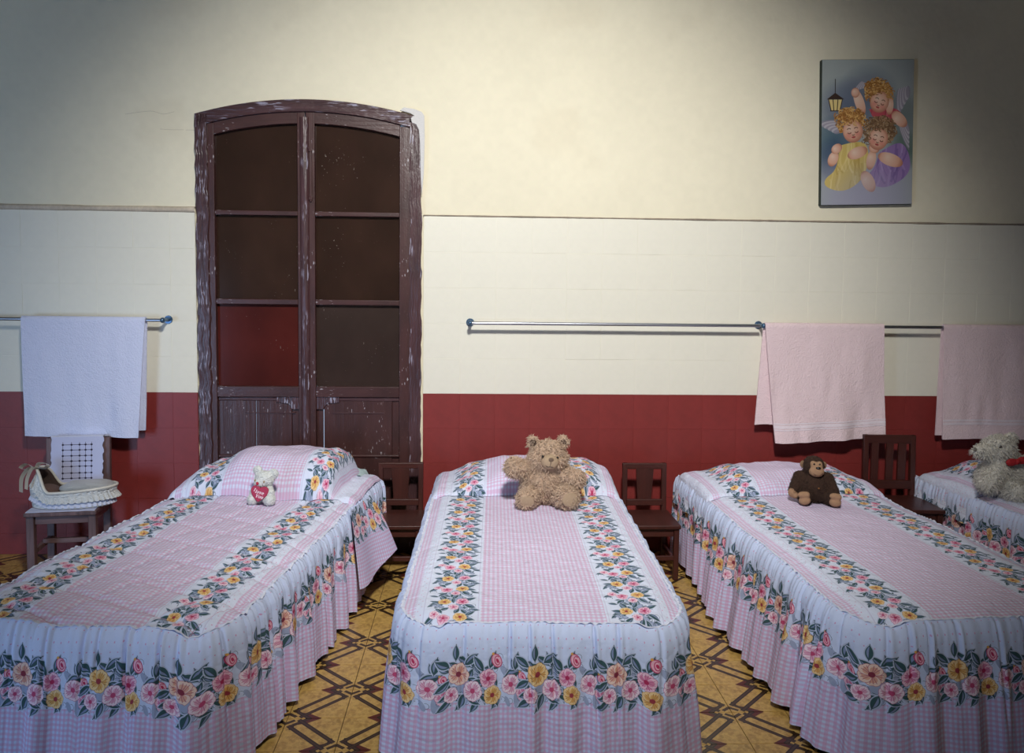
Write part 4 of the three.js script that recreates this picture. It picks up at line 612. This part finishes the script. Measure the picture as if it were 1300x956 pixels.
  // spread folded over the pillow
  const crest = table(o.crest), zf = o.zf ?? 0.55, zb = 0.04, over = o.over ?? [0.16, 0.16];
  const arc = a => { let l = 0; const n = 24; for (let i = 0; i < n; i++) { const b = a * i / n, c = a * (i + 1) / n; l += Math.hypot(c - b, (crest(c) - crest(b)) * 0.8); } return Math.sign(a) * l; };
  const coverAt = (u, v) => {
    const a = mix(-BED.hw - over[0], BED.hw + over[1], u), sgn = Math.sign(a), ex = Math.max(0, Math.abs(a) - BED.hw + 0.03);
    const prof = Math.pow(Math.max(0, 1 - Math.pow(Math.abs(2 * v - 1), 2.8)), 0.62), lift = Math.max(0.014, crest(a) - Y);
    const skew = (noise3(a * 5, 0, 4, sd) - 0.5) * 0.03;
    let z = mix(zf + skew, zb, v) + (1 - prof) * 0.0;
    const bend = 0.045; let x = a, y = mix(topY(clamp(a, -0.46, 0.46), Math.max(zh, z)) + 0.002, Y + 0.014, Math.min(1, prof * 2.5)) + lift * prof;
    if (ex > 0) { const th = Math.min(ex / bend, Math.PI / 2 * 0.96); const rem = Math.max(0, ex - bend * Math.PI / 2 * 0.96); x = sgn * (BED.hw - 0.03 + bend * Math.sin(th) + rem * 0.16 + 0.012 * Math.sin(z * 34 + sgn) * Math.min(1, rem * 8)); y = mix(Y - 0.004, Y + 0.014, Math.min(1, prof * 2.5)) + lift * prof * Math.max(0, 1 - ex / 0.1) - bend * (1 - Math.cos(th)) - rem * 0.985; }
    y += (noise3(a * 9, v * 4, 2, sd + 3) - 0.5) * 0.022 * Math.min(1, prof) + (noise3(a * 26, v * 11, 5, sd + 4) - 0.5) * 0.008 * Math.min(1, 0.1 + prof);
    return [x, y, z, arc(a) / TOPW + 0.5, -(zf - v * (zf - zb) * 1.25) / TOPL + 0.04];
  };
  part(t, 'pillow_cover', grid(110, 70, coverAt), M.top, 'end of the spread folded over the pillow');
  if (o.flap) part(t, 'side_drape', grid(60, 44, (u, v) => { const z = mix(0.72, 0.36, u), d = v * mix(0.40, 0.30, smooth(0, 1, u)), k = d / 0.4; const out = 0.014 + (0.035 + 0.16 * Math.pow(u, 0.9)) * Math.pow(k, 0.9) + 0.012 * Math.sin(u * 8 + 1) * k; return [0.485 + out, Y + 0.004 - d * 0.95 + 0.014 * Math.sin(v * Math.PI) - 0.02 * (1 - v) * u, z + 0.06 * k * u, z * 1.1 / SKW + 0.35, 1 - (0.08 + d) / SKH]; }), M.skirt, 'loose side of the spread hanging off the pillow');
  return t;
}
M.topQuilt = M.top.clone(); M.topQuilt.map = topMapQuilt;
makeBed({ bedLabel: 'single bed under the quilted spread in front of the old door', label: 'quilted pink gingham and floral bedspread on the bed with the tiny white toy', x: -0.975, z: 0.12, turn: -0.128, flare: [0.04, 0.015], seed: 3, shift: 0.1, quilt: true, sheetCorner: true, flap: true, over: [0.16, 0.02], zf: 0.58, crest: [[-0.7, 0.45], [-0.5, 0.52], [-0.34, 0.61], [-0.12, 0.685], [0.28, 0.69], [0.335, 0.66], [0.375, 0.515], [0.5, 0.5]] });
makeBed({ bedLabel: 'single bed under the spread where the teddy bear sits', label: 'pink gingham and floral bedspread on the bed with the teddy bear', x: 0.288, z: 0.12, turn: -0.026, flare: [0.035, 0.035], seed: 5, shift: 0.34, crest: [[-0.52, 0.5], [-0.43, 0.525], [-0.24, 0.595], [-0.1, 0.635], [0.0, 0.645], [0.3, 0.62], [0.45, 0.565], [0.55, 0.49]] });
makeBed({ bedLabel: 'single bed under the spread where the monkey sits', label: 'pink gingham and floral bedspread on the bed with the toy monkey', x: 1.657, z: 0.12, turn: 0.034, flare: [0.06, 0.04], seed: 7, shift: 0.6, crest: [[-0.52, 0.47], [-0.38, 0.535], [-0.23, 0.59], [0.04, 0.6], [0.3, 0.578], [0.45, 0.53], [0.54, 0.48]] });
makeBed({ bedLabel: 'single bed under the spread where the white toy with bow sits', label: 'pink gingham and floral bedspread on the bed with the white red-bow toy', x: 3.05, z: 0.10, turn: 0.10, flare: [0.025, 0.04], seed: 9, shift: 0.85, zf: 0.5, crest: [[-0.52, 0.47], [-0.38, 0.535], [-0.23, 0.6], [0.04, 0.62], [0.3, 0.6], [0.45, 0.53], [0.54, 0.48]] });
console.log('beds done');
// ------------------------------------------------------------------ soft toys
const plush = (c, o = {}) => std({ color: c, roughness: 1, bumpMap: rep(furBump, 7), bumpScale: 0.006, sheen: 0.4, sheenRoughness: 0.7, ...o });
const fuzz = (c0, seed, k = 0.25) => std({ map: dataTex(64, 64, (u, v) => { const t = 1 - k + 2 * k * hash3(Math.floor(u * 64), Math.floor(v * 64), 3, seed), q = new THREE.Color(c0); return [q.r, q.g, q.b].map(x => Math.pow(x, 1 / 2.2) * t); }, true), roughness: 1 });
const lump = (parent, name, c, r, mat, rot, label) => { const g = new THREE.SphereGeometry(1, 24, 16).scale(...r); if (rot) g.rotateX(rot[0]).rotateY(rot[1]).rotateZ(rot[2]); g.translate(...c); return part(parent, name, g, mat, label); };
const stuffFur = (t, geo, n, len, rad, mat, seed, droop) => { const m = part(t, 'fur', tufts(geo, n, len, rad, seed, droop), mat); m.userData.kind = 'stuff'; return m; };
const wob = (f, amp, fr, s) => p => f(p) + (noise3(p[0] * fr, p[1] * fr, p[2] * fr, s) - 0.5) * amp;
{ // curly teddy bear
  const t = thing('teddy_bear', 'curly light brown teddy bear sitting against the pillow', 'teddy bear', [0.357, 0.513, 0.80]);
  t.rotation.y = 0.03; t.scale.setScalar(0.985);
  const trunk = blend([ell([-0.012, 0.1, -0.01], [0.108, 0.102, 0.092]), ell([-0.01, 0.15, -0.01], [0.085, 0.06, 0.07]), ell([0.01, 0.219, 0.01], [0.1, 0.06, 0.076]), ell([0.01, 0.252, 0.005], [0.078, 0.06, 0.068]), cap([-0.08, 0.162, 0.0], [-0.158, 0.187, 0.03], 0.043, 0.047), cap([0.072, 0.15, 0.01], [0.145, 0.13, 0.05], 0.043, 0.046), cap([-0.07, 0.048, 0.02], [-0.104, 0.046, 0.105], 0.048, 0.047), cap([0.06, 0.048, 0.02], [0.1, 0.05, 0.095], 0.048, 0.052)], 0.014);
  const ears = blend([ell([-0.064, 0.303, 0.0], [0.03, 0.03, 0.016]), ell([0.084, 0.3, 0.0], [0.031, 0.031, 0.016])], 0.002);
  const f = wob(p => smin(trunk(p), ears(p), 0.008), 0.016, 62, 1);
  const g = sdfGeo(f, [-0.23, -0.02, -0.13], [0.22, 0.35, 0.17], 0.0065);
  part(t, 'body', g, plush(0xba9f88));
  stuffFur(t, g, 12000, 0.0145, 0.0017, fuzz(0xd2b8a0, 3, 0.26), 11, 0.3);
  const vel = plush(0xbda386, { bumpScale: 0.002 });
  const mz = lump(t, 'muzzle', [0.012, 0.222, 0.078], [0.044, 0.038, 0.035], vel); lump(mz, 'nose', [0.014, 0.24, 0.11], [0.013, 0.01, 0.008], plush(0xa88d76), null, 'flat tan nose');
  part(mz, 'mouth', mergeGeometries([tube([[0.012, 0.231, 0.1115], [0.011, 0.218, 0.113], [0.009, 0.206, 0.108]], 0.0013, 10, 6), tube([[-0.012, 0.212, 0.104], [-0.002, 0.204, 0.108], [0.009, 0.206, 0.109], [0.022, 0.203, 0.107], [0.03, 0.208, 0.102]], 0.0013, 16, 6)]), M.black);
  for (const [x, y] of [[-0.024, 0.252], [0.048, 0.246]]) lump(t, 'eye', [x, y, 0.0885], [0.006, 0.006, 0.006], M.black);
  lump(t, 'foot_pad', [0.104, 0.052, 0.146], [0.042, 0.034, 0.008], vel, [0, 0.3, 0]); lump(t, 'foot_pad', [-0.104, 0.046, 0.151], [0.034, 0.03, 0.007], vel, [0.2, -0.1, 0]);
  for (const [x, y] of [[-0.064, 0.304], [0.084, 0.301]]) lump(t, 'inner_ear', [x, y, 0.0145], [0.017, 0.018, 0.006], plush(0x7a6455));
}
{ // monkey
  const t = thing('toy_monkey', 'dark brown toy monkey with tan face, hands and feet', 'toy monkey', [1.712, 0.512, 0.78]);
  t.rotation.y = -0.26;
  const fur = plush(0x3a261b), tan = plush(0xa27f62, { bumpScale: 0.003 });
  const f = wob(blend([ell([-0.012, 0.075, 0], [0.082, 0.078, 0.07]), ell([-0.012, 0.118, -0.005], [0.065, 0.04, 0.05]), ell([-0.014, 0.182, 0.012], [0.05, 0.05, 0.046]), cap([-0.075, 0.118, 0.0], [-0.105, 0.06, 0.035], 0.032, 0.026), cap([0.055, 0.118, 0.0], [0.082, 0.062, 0.03], 0.032, 0.026), cap([-0.05, 0.035, 0.02], [-0.058, 0.034, 0.075], 0.032, 0.03), cap([0.045, 0.035, 0.02], [0.076, 0.034, 0.075], 0.032, 0.03)], 0.015), 0.004, 90, 2);
  const g = sdfGeo(f, [-0.16, -0.01, -0.09], [0.14, 0.25, 0.13], 0.005);
  part(t, 'body', g, fur); stuffFur(t, g, 5000, 0.007, 0.0012, fuzz(0x3e291d, 5, 0.3), 21, 0.6);
  const muz = blend([ell([-0.004, 0.163, 0.05], [0.036, 0.028, 0.024]), ell([-0.02, 0.196, 0.045], [0.017, 0.018, 0.016]), ell([0.008, 0.195, 0.046], [0.016, 0.018, 0.016])], 0.012);
  const fc = part(t, 'face', sdfGeo(muz, [-0.06, 0.12, 0.01], [0.05, 0.23, 0.09], 0.0035), tan, 'tan muzzle and brow patch');
  for (const x of [-0.018, 0.008]) lump(fc, 'eye', [x, 0.2, 0.0605], [0.0042, 0.0048, 0.003], M.black);
  lump(fc, 'nose', [0.001, 0.184, 0.0715], [0.0125, 0.006, 0.006], M.black);
  part(fc, 'mouth', tube([[-0.026, 0.16, 0.067], [-0.014, 0.15, 0.0725], [-0.002, 0.147, 0.0735], [0.012, 0.15, 0.072], [0.022, 0.158, 0.067]], 0.001, 16, 6), std({ color: 0x5f4434 }));
  for (const [x, y] of [[-0.064, 0.188], [0.035, 0.188]]) lump(t, 'ear', [x, y, 0.012], [0.014, 0.018, 0.008], tan);
  part(t, 'hand', sdfGeo(blend([ell([-0.112, 0.05, 0.045], [0.022, 0.026, 0.02]), ell([-0.098, 0.036, 0.055], [0.014, 0.014, 0.014])], 0.01), [-0.15, 0.0, 0.01], [-0.07, 0.09, 0.09], 0.004), tan);
  part(t, 'hand', sdfGeo(blend([ell([0.088, 0.05, 0.035], [0.02, 0.024, 0.018]), ell([0.078, 0.036, 0.045], [0.013, 0.014, 0.013])], 0.01), [0.04, 0.0, 0.0], [0.13, 0.09, 0.08], 0.004), tan);
  for (const [x, rz] of [[-0.058, 0.25], [0.078, -0.08]]) { const ft = sdfGeo(blend([ell([0, 0.022, 0], [0.028, 0.022, 0.022]), ell([-0.006, 0.052, 0.004], [0.024, 0.016, 0.017]), ell([0.014, 0.05, 0.004], [0.013, 0.015, 0.015])], 0.008), [-0.05, -0.01, -0.04], [0.05, 0.09, 0.04], 0.004); ft.rotateZ(rz * 0.6); ft.translate(x, 0.004, 0.098); part(t, 'foot', ft, tan); }
  lump(t, 'belly_button', [0.006, 0.083, 0.0705], [0.004, 0.005, 0.003], std({ color: 0x8a5a32 }));
}
{ // small white bear with a heart
  const t = thing('toy_bear', 'tiny white toy bear holding a red heart with lettering', 'toy bear', [-1.0, 0.513, 0.79]);
  t.rotation.y = -0.15;
  const f = wob(blend([ell([0.0, 0.05, -0.005], [0.036, 0.045, 0.032]), ell([0.004, 0.118, 0.004], [0.046, 0.038, 0.037]), ell([-0.01, 0.104, 0.03], [0.024, 0.018, 0.018]), cap([0.026, 0.075, 0.005], [0.045, 0.058, 0.03], 0.016, 0.017), cap([-0.026, 0.075, 0.005], [-0.043, 0.058, 0.03], 0.016, 0.016), cap([-0.025, 0.026, 0.0], [-0.043, 0.024, 0.035], 0.024, 0.025), cap([0.025, 0.026, 0.0], [0.042, 0.024, 0.035], 0.024, 0.026), ell([-0.03, 0.157, 0.0], [0.022, 0.022, 0.012]), ell([0.05, 0.146, 0.0], [0.022, 0.022, 0.012])], 0.01), 0.003, 120, 3);
  const g = sdfGeo(f, [-0.09, -0.01, -0.06], [0.09, 0.19, 0.085], 0.0035);
  part(t, 'body', g, plush(0xdfe2df)); stuffFur(t, g, 4000, 0.0055, 0.0009, fuzz(0xe4e6e2, 6, 0.06), 31, 0.3);
  lump(t, 'nose', [-0.012, 0.105, 0.05], [0.0068, 0.0085, 0.005], std({ color: 0xb8213f, roughness: 0.4 }), null, 'red nose');
  for (const [x, y] of [[-0.028, 0.117], [0.016, 0.112]]) { lump(t, 'eye', [x, y, 0.0395], [0.0048, 0.0058, 0.004], std({ color: 0xa08a6a, roughness: 0.4 })); }
  const hs = new THREE.Shape(); hs.moveTo(0, -0.034); hs.bezierCurveTo(-0.03, -0.012, -0.046, 0.008, -0.036, 0.026); hs.bezierCurveTo(-0.028, 0.038, -0.008, 0.036, 0, 0.02); hs.bezierCurveTo(0.008, 0.036, 0.028, 0.038, 0.036, 0.026); hs.bezierCurveTo(0.046, 0.008, 0.03, -0.012, 0, -0.034);
  const hm = canvasTex(512, 512, g => { g.fillStyle = '#ad2f50'; g.fillRect(0, 0, 512, 512); g.fillStyle = '#f6eef2'; g.font = 'italic bold 118px serif'; g.textAlign = 'center'; g.save(); g.translate(256, 250); g.rotate(0.12); g.fillText('I', -150, -34); g.fillText('love', 4, 0); g.fillText('You', 30, 110); g.restore(); });
  const hg = new THREE.ExtrudeGeometry(hs, { depth: 0.006, bevelEnabled: true, bevelSize: 0.004, bevelThickness: 0.005, bevelSegments: 4, curveSegments: 16 }), uv = hg.attributes.uv, hp = hg.attributes.position; for (let i = 0; i < uv.count; i++) uv.setXY(i, hp.getX(i) / 0.09 + 0.5, hp.getY(i) / 0.09 + 0.5);
  const heart = part(t, 'heart', hg, std({ map: hm, roughness: 0.6 }), 'red heart with white lettering'); heart.position.set(-0.004, 0.054, 0.042); heart.rotation.set(-0.15, 0, -0.12);
  part(t, 'neck_ribbon', new THREE.TorusGeometry(0.03, 0.003, 8, 30).rotateX(Math.PI / 2).scale(1, 1, 0.9).translate(0, 0.086, 0.004), std({ color: 0x9fb2b4, roughness: 0.6 }));
}
{ // large white toy with a red bow, turned to the side
  const t = thing('toy_dog', 'large shaggy white toy animal with red bow tie', 'toy animal', [2.76, 0.515, 0.64]);
  const f = wob(blend([ell([0.03, 0.085, -0.01], [0.14, 0.1, 0.1]), ell([0.06, 0.14, -0.02], [0.1, 0.07, 0.08]), ell([-0.02, 0.235, 0.0], [0.082, 0.07, 0.068]), cap([-0.06, 0.225, 0.015], [-0.148, 0.232, 0.035], 0.048, 0.026), cap([-0.04, 0.14, 0.05], [-0.125, 0.075, 0.085], 0.045, 0.045), cap([0.0, 0.05, 0.07], [0.0, 0.035, 0.13], 0.05, 0.048), ell([0.045, 0.29, 0.0], [0.032, 0.03, 0.022])], 0.025), 0.01, 50, 4);
  const g = sdfGeo(f, [-0.21, -0.02, -0.14], [0.22, 0.35, 0.21], 0.007);
  part(t, 'body', g, plush(0xe2ddd2)); stuffFur(t, g, 9000, 0.017, 0.0017, fuzz(0xe8e3d8, 8, 0.08), 41, 0.5);
  lump(t, 'eye', [-0.05, 0.258, 0.064], [0.009, 0.008, 0.006], M.black); lump(t, 'nose', [-0.172, 0.24, 0.045], [0.009, 0.01, 0.01], plush(0xa8a095));
  const redc = std({ color: 0xb01f25, roughness: 0.7, bumpMap: rep(crinkle, 4), bumpScale: 0.003 });
  const bow = blend([ell([-0.028, 0, 0], [0.03, 0.02, 0.012]), ell([0.03, 0.004, 0], [0.03, 0.02, 0.012]), ell([0, 0, 0.004], [0.011, 0.013, 0.013])], 0.006), bg = sdfGeo(bow, [-0.07, -0.04, -0.03], [0.07, 0.04, 0.03], 0.004); bg.rotateZ(0.1); bg.translate(0.012, 0.19, 0.104);
  part(t, 'bow_tie', bg, redc, 'red bow tie');
}
shade(scene);
console.log('all done');
renderer.render(scene, camera);
